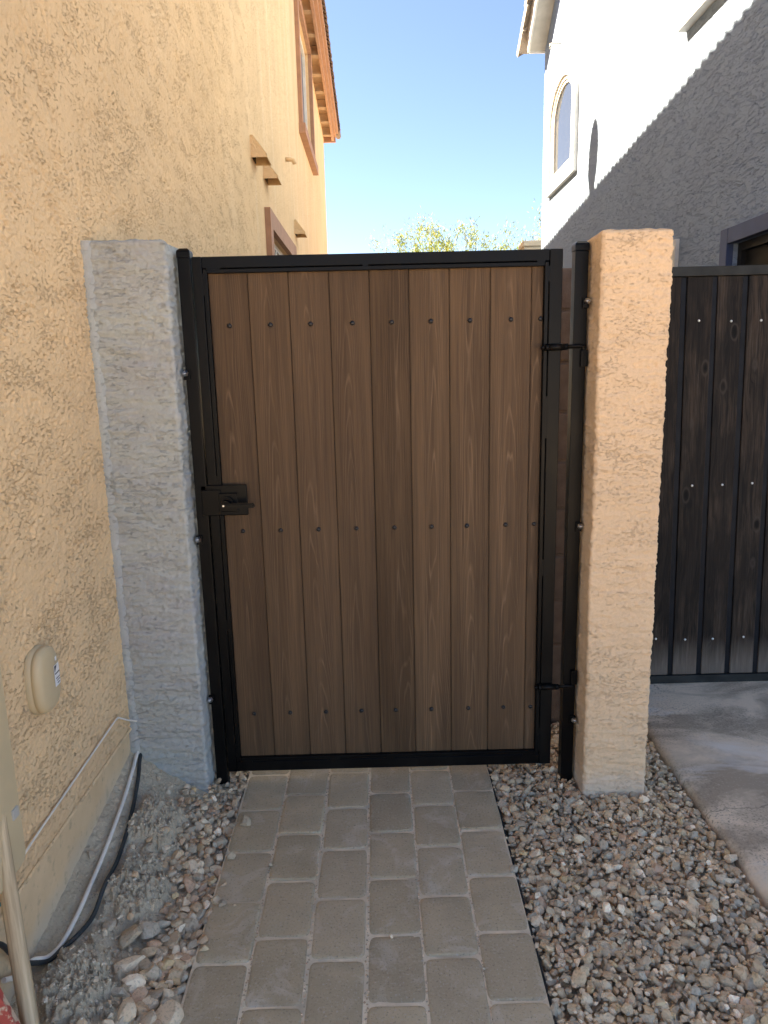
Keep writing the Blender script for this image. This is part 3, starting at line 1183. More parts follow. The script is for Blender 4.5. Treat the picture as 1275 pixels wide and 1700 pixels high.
# vent hoods: a wedge with an open underside
def vent_hood(y, z, w, h, d):
    t = 0.006
    bm = bmesh.new()
    pr = [(XL, z + h), (XL + 0.02, z + h), (XL + d, z + 0.02), (XL + d, z), (XL + d - t, z), (XL + d - t, z + 0.018), (XL + 0.016, z + h - t), (XL, z + h - t)]
    A = [bm.verts.new((a, y, b)) for a, b in pr]
    B = [bm.verts.new((a, y + w, b)) for a, b in pr]
    for i in range(len(pr)):
        j = (i + 1) % len(pr)
        bm.faces.new((A[i], A[j], B[j], B[i]))
    for yy in (y, y + w):
        s = [(XL, z), (XL + d - 0.001, z), (XL + d - 0.001, z + 0.019), (XL + 0.019, z + h - 0.001), (XL, z + h - 0.001)]
        a = [bm.verts.new((p, yy + (0.001 if yy == y else -0.001), q)) for p, q in s]
        b = [bm.verts.new((p, yy + (0.006 if yy == y else -0.006), q)) for p, q in s]
        bm.faces.new(a)
        bm.faces.new(b)
        for i in range(5):
            bm.faces.new((a[i], a[(i + 1) % 5], b[(i + 1) % 5], b[i]))
    bmesh.ops.recalc_face_normals(bm, faces=bm.faces)
    o = bm_obj('vent_hood', bm, m_tan, lh)
    bm = bmesh.new()
    add_box(bm, XL + 0.001, XL + 0.006, y + 0.02, y + w - 0.02, z + 0.01, z + h - 0.03)
    bm_obj('vent_throat', bm, m_dark, o)


vent_hood(5.90, 3.17, 0.24, 0.16, 0.125)
vent_hood(6.52, 3.17, 0.24, 0.15, 0.125)
vent_hood(8.84, 3.13, 0.24, 0.16, 0.125)
tube('overflow_pipe', [(XL - 0.02, 8.25, 3.785), (XL + 0.05, 8.25, 3.785), (XL + 0.085, 8.25, 3.775), (XL + 0.095, 8.25, 3.74)], 0.022, m_tan, lh)

# roof of the left house
OV = 0.33
roof = bpy.data.objects.new('roof', None)
COL.objects.link(roof)
roof.parent = lh


def slope_strip(name, x0, x1, dz0, dz1, ya, yb, m, parent, step=0.0):
    """a board that follows the rake: x0..x1 wide, dz0..dz1 above the rake line"""
    bm = bmesh.new()
    ys = sorted({ya, yb} | ({YR} if ya < YR < yb else set()))
    rows = []
    for y in ys:
        r_ = rake_l(y)
        rows.append([bm.verts.new(q) for q in ((x0, y, r_ + dz0), (x1, y, r_ + dz0), (x1, y, r_ + dz1), (x0, y, r_ + dz1))])
    for a, b in zip(rows, rows[1:]):
        for i in range(4):
            bm.faces.new((a[i], a[(i + 1) % 4], b[(i + 1) % 4], b[i]))
    bm.faces.new(rows[0])
    bm.faces.new(rows[-1][::-1])
    bmesh.ops.recalc_face_normals(bm, faces=bm.faces)
    return bm_obj(name, bm, m, parent)


slope_strip('deck', -11.3, -0.70, 0.10, 0.16, YN - 0.4, YF + 0.25, m_rafter, roof)
slope_strip('fascia', -0.775, -0.735, -0.045, 0.098, YN - 0.4, YF + 0.05, m_fascia, roof)
slope_strip('barge_board', -0.733, -0.685, 0.03, 0.20, YN - 0.4, YF + 0.08, m_fascia, roof)
slope_strip('moulding', -0.683, -0.645, 0.10, 0.235, YN - 0.4, YF + 0.10, m_fascia, roof)
yy = YF - 0.16
while yy > 7.5:
    r_ = rake_l(yy)
    bm = bmesh.new()
    add_box(bm, XL - 0.01, -0.778, -0.045, 0.045, -0.035, 0.096)
    o = bm_obj('rafter', bm, m_rafter, roof)
    o.location = (0, yy, r_)
    o.rotation_euler = (math.atan(-0.10), 0, 0)
    yy -= 0.56
# tiles along the edge, one joined part: each course laps the next
bm = bmesh.new()
y = YF + 0.30
while y > YN - 0.4:
    a, b = y, y - 0.17
    ra, rb = rake_l(a), rake_l(b)
    j = random.uniform(-0.006, 0.006)
    up = 0.027 if y > YR else 0.0
    A = [(-0.64, ra + 0.225 + up), (-0.605 + j, ra + 0.195 + up), (-0.60 + j, ra + 0.235 + up), (-0.64, ra + 0.268 + up), (-1.4, ra + 0.268 + up), (-1.4, ra + 0.22 + up)]
    B = [(-0.64, rb + 0.205), (-0.605 + j, rb + 0.175), (-0.60 + j, rb + 0.205), (-0.64, rb + 0.235), (-1.4, rb + 0.235), (-1.4, rb + 0.20)]
    va = [bm.verts.new((u, a, v)) for u, v in A]
    vb = [bm.verts.new((u, b, v)) for u, v in B]
    bm.faces.new(va)
    bm.faces.new(vb[::-1])
    for i in range(6):
        bm.faces.new((va[i], va[(i + 1) % 6], vb[(i + 1) % 6], vb[i]))
    y -= 0.112
bmesh.ops.recalc_face_normals(bm, faces=bm.faces)
struct(bm_obj('roof_tiles', bm, m_tile, roof), 'stuff')
slope_strip('tile_field', -11.4, -1.38, 0.20, 0.235, YN - 0.45, YF + 0.30, m_tile, roof)
# corner of the eave at the low end
tube('eave_tile', [(-0.66, YF + 0.10, rake_l(YF) + 0.17), (-0.66, YF + 0.42, rake_l(YF) + 0.135)], 0.055, m_tile, roof, 8)
box('fascia', -11.2, -0.70, YF + 0.10, YF + 0.14, rake_l(YF) - 0.06, rake_l(YF) + 0.13, m_fascia, roof)

# satellite dish on that roof (its shadow falls on the pale wall opposite)
dish = thing('satellite_dish', 'grey satellite dish on a short mast standing on the tan house roof', 'satellite dish', (-0.98, 9.43, 6.79))
bm = bmesh.new()
e1 = Vector((0.0, 0.0, 1.0))
e2 = Vector((-0.25, 0.97, 0.0)).normalized()
nrm = e1.cross(e2).normalized()
rings = [[bm.verts.new(nrm * 0.05 + Vector((0, 0, 0.78)))]]
for k_ in range(1, 6):
    t = k_ / 5
    rings.append([bm.verts.new(Vector((0, 0, 0.78)) + e1 * 0.36 * t * math.sin(a) + e2 * 0.195 * t * math.cos(a) + nrm * 0.05 * (1 - t * t))
                  for a in np.linspace(0, 2 * math.pi, 28, endpoint=False)])
for i in range(28):
    bm.faces.new((rings[0][0], rings[1][i], rings[1][(i + 1) % 28]))
for a, b in zip(rings[1:], rings[2:]):
    for i in range(28):
        bm.faces.new((a[i], b[i], b[(i + 1) % 28], a[(i + 1) % 28]))
o = bm_obj('reflector', bm, m_soffit, dish, smooth=True)
sol = o.modifiers.new('thick', 'SOLIDIFY')
sol.thickness = 0.01
tube('mast', [(0, 0.03, -0.06), (0, 0.03, 0.55), (0, 0.02, 0.75)], 0.022, m_steel, dish)
tube('feed_arm', [(0, 0.02, 0.5), (0.25, 0.25, 0.52)], 0.01, m_steel, dish)

# ================================================================== RIGHT HOUSE
XR = 2.30
RYN, RYF = 3.28, 10.28
rh = thing('stucco_house', 'pale grey stucco house on the right with an arched window', 'house', (0, 0, 0))


def rake_r(y):
    return 5.58 + 0.80 * (RYF - y) if y > 7.0 else 5.58 + 0.80 * (RYF - 7.0)


# arched window geometry (y from near to far)
AY0, AY1, AZ0, ASP = 8.70, 9.75, 3.83, 4.50
AR = (AY1 - AY0) / 2
AC = (AY0 + AY1) / 2
ARH = 0.37


def arch(off, n=16):
    """points of the arched outline, counter-clockwise from the near sill corner, grown by off"""
    pts = [(AY0 - off, AZ0 - off)]
    pts.append((AY1 + off, AZ0 - off))
    for k_ in range(n + 1):
        a = math.pi * k_ / n
        pts.append((AC + (AR + off) * math.cos(a), ASP + (ARH + off) * math.sin(a)))
    return pts


def ring_face(bm, X, outer, inner):
    A = [bm.verts.new((X, u, v)) for u, v in outer]
    B = [bm.verts.new((X, u, v)) for u, v in inner]
    n = len(outer)
    for i in range(n):
        j = (i + 1) % n
        bm.faces.new((A[i], A[j], B[j], B[i]))
    return A, B


# wall: cells around the arch box, then a fitted ring between box and arch
bxy0, bxy1, bxz0, bxz1 = 8.3, 10.1, 3.5, 5.1
BW = (3.9, 4.77, 1.1, 2.285)      # dark window by the gate
UWR = (3.9, 5.58, 4.0, 5.25)      # upper window
ycut = sorted({RYN, BW[0], BW[1], UWR[1], 7.0, bxy0, bxy1, RYF})
zcut = sorted({-0.1, BW[2], BW[3], bxz0, UWR[2], bxz1, UWR[3], 5.5})
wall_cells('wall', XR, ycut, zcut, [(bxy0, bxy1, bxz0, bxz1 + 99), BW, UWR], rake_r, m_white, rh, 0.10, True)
bm = bmesh.new()
bm.faces.new([bm.verts.new((XR, u, v)) for u, v in ((bxy0, bxz1), (bxy1, bxz1), (bxy1, 5.5), (bxy0, 5.5))])
hole = arch(0.0)
n = len(hole)


def to_box(u, v):
    """project a point of the arch radially on to the surrounding box"""
    cy, cz = AC, (AZ0 + ASP) / 2 + 0.1
    du, dv = u - cy, v - cz
    ts = []
    if du > 1e-6: ts.append((bxy1 - cy) / du)
    if du < -1e-6: ts.append((bxy0 - cy) / du)
    if dv > 1e-6: ts.append((bxz1 - cz) / dv)
    if dv < -1e-6: ts.append((bxz0 - cz) / dv)
    t = min(ts)
    return (cy + du * t, cz + dv * t)


corners = [(bxy0, bxz0), (bxy1, bxz0), (bxy1, bxz1), (bxy0, bxz1)]
bv = [bm.verts.new((XR, *to_box(u, v))) for u, v in hole]
hv = [bm.verts.new((XR, u, v)) for u, v in hole]
hb = [bm.verts.new((XR + 0.11, u, v)) for u, v in hole]


def side(p):
    e = 1e-4
    if abs(p[1] - bxz0) < e: return 0
    if abs(p[0] - bxy1) < e: return 1
    if abs(p[1] - bxz1) < e: return 2
    return 3


for i in range(n):
    j = (i + 1) % n
    bm.faces.new((hv[i], hv[j], hb[j], hb[i]))
    pa, pb = to_box(*hole[i]), to_box(*hole[j])
    sa, sb = side(pa), side(pb)
    if sa == sb:
        bm.faces.new((bv[i], bv[j], hv[j], hv[i]))
    else:
        c = {(0, 1): 1, (1, 2): 2, (2, 3): 3, (3, 0): 0}[(sa, sb)] if (sa, sb) in {(0, 1), (1, 2), (2, 3), (3, 0)} else None
        if c is None:
            bm.faces.new((bv[i], bv[j], hv[j], hv[i]))
        else:
            cv = bm.verts.new((XR, *corners[c]))
            bm.faces.new((bv[i], cv, bv[j], hv[j], hv[i]))
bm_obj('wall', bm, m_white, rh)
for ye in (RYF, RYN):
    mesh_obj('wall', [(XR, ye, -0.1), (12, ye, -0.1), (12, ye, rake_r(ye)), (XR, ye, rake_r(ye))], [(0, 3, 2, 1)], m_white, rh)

# arched window: raised surround, sill, frame, pane
aw = bpy.data.objects.new('window', None)
COL.objects.link(aw)
aw.parent = rh
bm = bmesh.new()
oo = arch(0.14)
ii = arch(0.0)
A, B = ring_face(bm, XR - 0.045, oo, ii)
A2 = [bm.verts.new((XR + 0.002, u, v)) for u, v in oo]
B2 = [bm.verts.new((XR + 0.002, u, v)) for u, v in ii]
for i in range(n):
    j = (i + 1) % n
    bm.faces.new((A[i], A2[i], A2[j], A[j]))
    bm.faces.new((B[i], B[j], B2[j], B2[i]))
bmesh.ops.recalc_face_normals(bm, faces=bm.faces)
bm_obj('trim', bm, m_trimw, aw)
for d0, d1, xa, xb in ((0.0, 0.04, -0.022, 0.04), (0.04, 0.075, -0.006, 0.04)):
    bm = bmesh.new()
    A, B = ring_face(bm, XR + xa, arch(-d0 - 0.002), arch(-d1))
    A2, B2 = ring_face(bm, XR + xb, arch(-d0 - 0.002), arch(-d1))
    for i in range(n):
        j = (i + 1) % n
        bm.faces.new((B[i], B[j], B2[j], B2[i]))
        bm.faces.new((A[i], A2[i], A2[j], A[j]))
    bmesh.ops.recalc_face_normals(bm, faces=bm.faces)
    bm_obj('frame', bm, m_frame_w, aw)
mesh_obj('pane', [(XR + 0.012, u, v) for u, v in arch(-0.06)], [tuple(range(n))], m_glass, aw)


def window_right(y0, y1, z0, z1, tw, out, m_t, m_f, pane_m, sill):
    w = bpy.data.objects.new('window', None)
    COL.objects.link(w)
    w.parent = rh
    xo = XR - out
    box('trim', xo, XR + 0.001, y0 - tw, y0, z0 - 0.001, z1 + tw, m_t, w, 0.004)
    box('trim', xo, XR + 0.001, y1, y1 + tw, z0 - 0.001, z1 + tw, m_t, w, 0.004)
    box('trim', xo + 0.002, XR + 0.001, y0, y1, z1, z1 + tw, m_t, w, 0.004)
    box('sill', xo - sill, XR + 0.001, y0 - tw, y1 + tw + sill, z0 - tw, z0 - 0.001, m_t, w, 0.004)
    bm = bmesh.new()
    t = 0.05
    for a in ((y0, y0 + t, z0, z1), (y1 - t, y1, z0, z1), (y0 + t, y1 - t, z0, z0 + t), (y0 + t, y1 - t, z1 - t, z1)):
        add_box(bm, XR + 0.03, XR + 0.085, *a)
    bm_obj('frame', bm, m_f, w)
    mesh_obj('pane', [(XR + 0.06, y0, z0), (XR + 0.06, y1, z0), (XR + 0.06, y1, z1), (XR + 0.06, y0, z1)], [(0, 1, 2, 3)], pane_m, w)


window_right(BW[0], BW[1], BW[2], BW[3], 0.095, 0.045, m_darktrim, m_dark, m_dark, 0.0)
window_right(UWR[0], UWR[1], UWR[2], UWR[3], 0.11, 0.05, m_trimw, m_frame_w, m_glass, 0.02)
box('conduit_cover', XR - 0.03, XR - 0.001, 5.62, 5.78, 0.6, 2.46, m_trimw, rh)
tube('overflow_pipe', [(XR + 0.02, 9.44, 5.33), (XR - 0.10, 9.44, 5.33), (XR - 0.125, 9.44, 5.32), (XR - 0.13, 9.44, 5.28)], 0.013, m_soffit, rh)

# roof edge of the right house
rr = bpy.data.objects.new('roof', None)
COL.objects.link(rr)
rr.parent = rh


def rstrip(name, x0, x1, dz0, dz1, ya, yb, m):
    bm = bmesh.new()
    rows = []
    for y in sorted({ya, yb, 7.0} if ya < 7.0 < yb else {ya, yb}):
        r_ = 5.58 + 0.80 * (RYF - y) if y >= 7.0 else rake_r(7.0)
        rows.append([bm.verts.new(q) for q in ((x0, y, r_ + dz0), (x1, y, r_ + dz0), (x1, y, r_ + dz1), (x0, y, r_ + dz1))])
    for a, b in zip(rows, rows[1:]):
        for i in range(4):
            bm.faces.new((a[i], a[(i + 1) % 4], b[(i + 1) % 4], b[i]))
    bm.faces.new(rows[0])
    bm.faces.new(rows[-1][::-1])
    bmesh.ops.recalc_face_normals(bm, faces=bm.faces)
    return bm_obj(name, bm, m, rr)


rstrip('soffit', 2.10, XR - 0.001, 0.0, 0.02, RYN, RYF, m_soffit)
rstrip('fascia', 2.072, 2.098, -0.02, 0.20, RYN, RYF + 0.003, m_trimw)
rstrip('deck', 2.06, 12.0, 0.201, 0.23, RYN - 0.3, RYF + 0.10, m_tilew)
box('end_board', 2.10, XR, RYF, RYF + 0.02, 5.56, 5.80, m_trimw, rr)
tile0 = None
yy = RYF + 0.25
k_ = 0
while yy > 7.2:
    if tile0 is None:
        bm = bmesh.new()
        A = [(-0.10, 0.0), (-0.085, -0.06), (-0.06, 0.01), (0.02, 0.045), (0.16, 0.05), (0.16, 0.02), (0.0, 0.015)]
        va = [bm.verts.new((u, 0.0, v + 0.045)) for u, v in A]
        vb = [bm.verts.new((u, -0.36, v)) for u, v in A]
        bm.faces.new(va)
        bm.faces.new(vb[::-1])
        for i in range(len(A)):
            bm.faces.new((va[i], va[(i + 1) % 7], vb[(i + 1) % 7], vb[i]))
        bmesh.ops.recalc_face_normals(bm, faces=bm.faces)
        tile0 = bm_obj('roof_tile', bm, m_tilew, rr)
        t_ = tile0
    else:
        t_ = dup(tile0, rr)
    t_.location = (2.075 + random.uniform(-0.008, 0.008), yy, 5.58 + 0.8 * (RYF - yy) + 0.235)
    t_.rotation_euler = (-math.atan(0.80), 0, random.uniform(-0.03, 0.03))
    yy -= 0.235

# cream parapet beyond the far corner
cp = thing('garden_wall', 'cream stucco garden wall just past the far corner of the pale house', 'wall', (2.3, 10.75, 0))
box('wall_body', -0.17, 1.6, -0.15, 0.15, 0.1, 3.21, m_cream, cp, 0.01)
box('wall_cap', -0.19, 1.62, -0.18, 0.18, 3.211, 3.285, m_cream, cp, 0.01)


# ================================================================== STUCCO PILLARS
def pillar(name, label, cx, cy, wx, wy, zb, zt, field, m, amp, seed, parent_loc):
    """four rough trowelled faces with rounded corners, plus a slightly domed top"""
    rr_ = 0.007
    ring = []
    segs = [((-1, -1), (1, -1)), ((1, -1), (1, 1)), ((1, 1), (-1, 1)), ((-1, 1), (-1, -1))]
    per = 0.0
    for k_, (a, b) in enumerate(segs):
        ax, ay = a[0] * wx / 2, a[1] * wy / 2
        bx, by = b[0] * wx / 2, b[1] * wy / 2
        L = math.hypot(bx - ax, by - ay)
        dx, dy = (bx - ax) / L, (by - ay) / L
        nxv, nyv = dy, -dx
        step = 0.0036 if k_ in (0, 1, 3) else 0.03
        m_ = int((L - 2 * rr_) / step)
        for i in range(m_):
            s = rr_ + (L - 2 * rr_) * i / (m_ - 1)
            ring.append((ax + dx * s, ay + dy * s, nxv, nyv, per + s))
        # rounded corner
        ccx, ccy = bx - dx * rr_ - nxv * rr_, by - dy * rr_ - nyv * rr_
        a0 = math.atan2(nyv, nxv)
        for i in range(1, 4):
            t = a0 + math.pi / 2 * i / 4
            ring.append((ccx + rr_ * math.cos(t), ccy + rr_ * math.sin(t), math.cos(t), math.sin(t), per + L - rr_ + rr_ * i / 4))
        per += L
    ring = np.array(ring)
    zs = np.arange(zb, zt + 0.001, 0.0038)
    U, Zz = np.meshgrid(ring[:, 4], zs, indexing='ij')
    h = sample(field, U + seed, Zz) * amp
    wob = np.array([[0.0]])
    low = band_low(U, Zz, seed)
    h = h + low
    topf = sstep(zt - 0.012, zt, Zz)
    h = h - 0.008 * topf ** 2
    Xp = ring[:, 0][:, None] + ring[:, 2][:, None] * h
    Yp = ring[:, 1][:, None] + ring[:, 3][:, None] * h
    V = np.stack([Xp.ravel(), Yp.ravel(), Zz.ravel()], 1)
    n0, n1 = len(ring), len(zs)
    i, j = np.meshgrid(np.arange(n0), np.arange(n1 - 1), indexing='ij')
    a = (i * n1 + j).ravel()
    b = (((i + 1) % n0) * n1 + j).ravel()
    Fq = np.stack([a, b, b + 1, a + 1], 1)
    # top: rings shrinking to the centre
    rows = [V.reshape(n0, n1, 3)[:, -1, :]]
    for t in (0.85, 0.55, 0.2):
        q = rows[0].copy()
        q[:, 0] *= t
        q[:, 1] *= t
        q[:, 2] += 0.004 + 0.002 * sample(field, q[:, 0] * 3, q[:, 1] * 3) / 0.002
        rows.append(q)
    base = len(V)
    V = np.concatenate([V] + rows[1:] + [np.array([[0, 0, zt + 0.006]])])
    Fx = []
    prev = np.arange(n0) * n1 + n1 - 1
    for k_ in range(3):
        cur = base + k_ * n0 + np.arange(n0)
        Fx.append(np.stack([prev, np.roll(prev, -1), np.roll(cur, -1), cur], 1))
        prev = cur
    Fall = np.concatenate([Fq] + Fx)
    root = thing(name, label, 'pillar', (cx, cy, 0))
    quads_np('shaft', V, Fall, m, root)
    # crown cap fan
    mesh_obj('crown', [tuple(p) for p in V[prev]], [tuple(range(n0))], m, root)
    return root


f_low = band(0.25, 0.6, 400)


def band_low(u, z, seed):
    return 0.0011 * sample(f_low, u * 1.0 + seed * 1.7, z)


def ledge_field(seed, pit, ledge=1.0):
    a = band(0.03, 0.12, seed, 3.6, 0.75) + 0.35 * band(0.012, 0.03, seed + 1, 1.6, 0.8)
    b = band(0.02, 0.07, seed + 2, 3.0, 0.7) + 0.35 * band(0.010, 0.022, seed + 3)
    dens = band(0.10, 0.35, seed + 4, 1.4, 1)
    pits = 0.6 * band(0.006, 0.010, seed + 5) + 0.6 * band(0.010, 0.02, seed + 15, 1.8, 0.9) + 0.45 * band(0.02, 0.04, seed + 16, 2.0, 0.8)
    h = np.zeros_like(a)
    for t in (-1.2, -0.4, 0.4, 1.2):
        h += 0.00075 * ledge * sstep(t - 0.05, t + 0.05, a)
    for t in (-0.7, 0.5):
        h += 0.0006 * ledge * sstep(t - 0.06, t + 0.06, b) * sstep(-0.6, 0.4, dens)
    h -= pit * 0.003 * sstep(0.30, 0.62, pits - 0.75 + 0.6 * dens)
    return h + 0.00012 * band(0.006, 0.011, seed + 6) * (1 + sstep(0, 1, dens))


f_grey = ledge_field(201, 0.5, 1.35)
f_peach = ledge_field(301, 0.55, 0.9)
pl = pillar('stucco_pillar', 'unpainted grey mortar pillar against the left wall, left of the gate', -0.800, 2.525, 0.262, 0.255, -0.06, 1.972, f_grey, m_grey, 1.7, 0.37, None)
pr_ = pillar('stucco_pillar', 'peach painted stucco pillar on gravel, right of the gate', 0.8375, 2.495, 0.226, 0.25, -0.08, 1.966, f_peach, m_peach, 1.8, 1.91, None)
# rough mortar fillet where the grey pillar meets the wall
zs = np.arange(0.02, 1.975, 0.008)
rows = []
for z in zs:
    wv = 0.012 + 0.006 * mnoise.noise((0, 0, z * 9)) + 0.004 * mnoise.noise((5, 0, z * 40))
    rows.append([(XL - 0.01, 2.392 - wv * 0.4, z), (XL + 0.006, 2.388 - wv * 0.3, z), (XL + 0.012 + wv, 2.392, z), (XL + 0.02 + wv, 2.41, z)])
FV = [tuple(np.array(q) - np.array((-0.800, 2.525, 0))) for r_ in rows for q in r_]
FF = [(i * 4 + k_, i * 4 + k_ + 1, i * 4 + k_ + 5, i * 4 + k_ + 4) for i in range(len(rows) - 1) for k_ in range(3)]
mesh_obj('mortar_bead', FV, FF, m_grey, pl, smooth=True)

# ================================================================== BLOCK WALL behind
bw = thing('block_wall', 'brown block wall running back behind the gate and peach pillar', 'wall', (0.785, 2.9, 0))
blk = None
for course in range(10):
    z = -0.03 + course * 0.2 - 0.004
    offs = 0.0 if course % 2 == 0 else -0.2
    for i in range(4):
        y0 = offs + i * 0.4
        y1 = y0 + 0.392
        if y0 < 0:
            y0 = 0.0
        if y1 - y0 < 0.05:
            continue
        key = (round(y1 - y0, 3), course == 9)
        o = box('block', -0.088, 0.088, 0.0, y1 - y0, 0.0, 0.19 if course < 9 else 0.155, m_block, bw, 0.006, 1)
        o.location = (random.uniform(-0.002, 0.002), y0 + random.uniform(-0.002, 0.002), z)
box('wall_core', -0.080, 0.080, 0.01, 7.4, -0.1, 1.90, m_block, bw)
box('wall_cap', -0.086, 0.086, 1.61, 7.4, 1.905, 1.965, m_block, bw)

# ================================================================== GATE POSTS
POSTG = 'black steel gate posts'


def gate_post(label, x0, x1, y0, y1, zt, bolts, bx, sidebolt):
    cx, cy = (x0 + x1) / 2, (y0 + y1) / 2
    t = thing('gate_post', label, 'gate post', (cx, cy, 0.0), POSTG)
    hw, hd = (x1 - x0) / 2, (y1 - y0) / 2
    box('shaft', -hw, hw, -hd, hd, -0.06, zt - 0.020, m_black, t, 0.003)
    bm = bmesh.new()
    lv = [(1.06, zt - 0.019), (1.06, zt - 0.002), (0.98, zt + 0.004), (0.62, zt + 0.011)]
    rr2 = [[bm.verts.new((sx * hw * s, sy * hd * s, z)) for sx, sy in ((-1, -1), (1, -1), (1, 1), (-1, 1))] for s, z in lv]
    for a, b in zip(rr2, rr2[1:]):
        for i in range(4):
            bm.faces.new((a[i], a[(i + 1) % 4], b[(i + 1) % 4], b[i]))
    bm.faces.new(rr2[-1])
    bm.faces.new(rr2[0][::-1])
    bm_obj('cap', bm, m_black, t)
    for z in bolts:
        tab = box('bracket', bx - cx - 0.010, bx - cx + 0.010, -hd - 0.012, -hd - 0.001, z - 0.022, z + 0.012, m_black, t, 0.002)
        bm = bmesh.new()
        bmesh.ops.create_cone(bm, cap_ends=True, segments=6, radius1=0.0105, radius2=0.0105, depth=0.009)
        nut = bm_obj('nut', bm, m_steel, tab)
        sgn = 1 if sidebolt > 0 else -1
        nut.location = (bx - cx + sgn * 0.002, -hd - 0.020, z)
        nut.rotation_euler = (R(90), R(20), sgn * R(35))
        tube('stud', [(bx - cx + sgn * 0.003, -hd - 0.012, z), (bx - cx + sgn * 0.007, -hd - 0.032, z)], 0.0045, m_steel, tab, 8)
    return t


gate_post('black latch post bolted to the grey pillar, left of the gate', -0.652, -0.610, 2.470, 2.512, 1.945, (1.551, 0.974, 0.363), -0.646, -1)
gate_post('black hinge post bolted to the peach pillar, right of the gate', 0.667, 0.712, 2.470, 2.515, 1.940, (1.757, 0.988, 0.243), 0.704, 1)

# ================================================================== GATE
GX0, GX1 = -0.6065, 0.628
GZ0, GZ1 = 0.050, 1.929
IX0, IX1, IZ0, IZ1 = -0.559, 0.569, 0.106, 1.8755
gate = thing('garden_gate', 'brown composite plank gate in a black steel frame with lever latch', 'gate', (0, 2.5, 0))
GYF, GYB = -0.022, 0.022


def gbox(name, x0, x1, y0, y1, z0, z1, m, par, bevel=0.002):
    return box(name, x0, x1, y0, y1, z0, z1, m, par, bevel, 1)


LIP = 0.013   # inner angle, set off from the tube by a stitch-welded slot
gbox('stile', GX0, IX0 - LIP - 0.0025, GYF, GYB, GZ0, GZ1, m_black, gate)
gbox('stile', IX1 + LIP + 0.0025, GX1, GYF, GYB, GZ0, GZ1, m_black, gate)
gbox('rail', IX0 - LIP - 0.002, IX1 + LIP + 0.002, GYF + 0.0006, GYB, IZ1 + LIP + 0.0025, GZ1 - 0.0005, m_black, gate)
gbox('rail', IX0 - LIP - 0.002, IX1 + LIP + 0.002, GYF + 0.0006, GYB, GZ0 + 0.0005, IZ0 - LIP - 0.0025, m_black, gate)
gbox('inner_angle', IX0 - LIP, IX0, GYF + 0.001, GYB, IZ0 - LIP, IZ1 + LIP, m_black, gate, 0.0012)
gbox('inner_angle', IX1, IX1 + LIP, GYF + 0.001, GYB, IZ0 - LIP, IZ1 + LIP, m_black, gate, 0.0012)
gbox('inner_angle', IX0 + 0.0005, IX1 - 0.0005, GYF + 0.001, GYB, IZ1, IZ1 + LIP, m_black, gate, 0.0012)
gbox('inner_angle', IX0 + 0.0005, IX1 - 0.0005, GYF + 0.001, GYB, IZ0 - LIP, IZ0, m_black, gate, 0.0012)
# weld fills between slot ends
for x0, x1 in ((IX0, -0.513), (-0.040, -0.022), (0.542, IX1)):
    gbox('weld', x0, x1, GYF + 0.0004, GYB - 0.004, IZ1 + LIP - 0.001, IZ1 + LIP + 0.0045, m_black, gate, 0)
for x0, x1 in ((IX0, -0.513), (-0.215, -0.18), (-0.004, 0.03), (0.52, IX1)):
    gbox('weld', x0, x1, GYF + 0.0004, GYB - 0.004, IZ0 - LIP - 0.0045, IZ0 - LIP + 0.001, m_black, gate, 0)
for z0, z1 in ((1.805, IZ1), (1.15, 1.195), (0.62, 0.66), (IZ0, 0.17)):
    gbox('weld', IX0 - LIP - 0.0045, IX0 - LIP + 0.001, GYF + 0.0004, GYB - 0.004, z0, z1, m_black, gate, 0)
for z0, z1 in ((1.825, IZ1), (1.30, 1.445), (0.80, 0.86), (IZ0, 0.2)):
    gbox('weld', IX1 + LIP - 0.001, IX1 + LIP + 0.0045, GYF + 0.0004, GYB - 0.004, z0, z1, m_black, gate, 0)
# planks
jx = [-0.5595, -0.4285, -0.2920, -0.1555, -0.0200, 0.1135, 0.2500, 0.3890, 0.5285, 0.5690]
plank0 = None
for i in range(9):
    w = jx[i + 1] - jx[i] - 0.0018
    bm = bmesh.new()
    add_box(bm, -w / 2, w / 2, 0.0, 0.019, IZ0 - 0.008, IZ1 + 0.008)
    bmesh.ops.bevel(bm, geom=[e for e in bm.edges if abs(e.verts[0].co.z - e.verts[1].co.z) > 0.5], offset=0.0022, segments=2, affect='EDGES')
    p = bm_obj('plank', bm, m_comp, gate)
    p.location = ((jx[i] + jx[i + 1]) / 2, -0.004 + random.uniform(-0.0008, 0.0008), 0)
gbox('light_stop', IX0 + 0.002, IX1 - 0.002, 0.0172, 0.0212, IZ0 - 0.012, IZ1 + 0.012, m_dark, gate, 0)  # added dark sheet behind the planks, keeps sky light out of the joints
gbox('light_stop', IX0 - LIP - 0.006, IX1 + LIP + 0.006, 0.0222, 0.0240, IZ0 - LIP - 0.006, IZ1 + LIP + 0.006, m_dark, gate, 0)  # second added sheet, blocks backlight through the stitch-weld slots
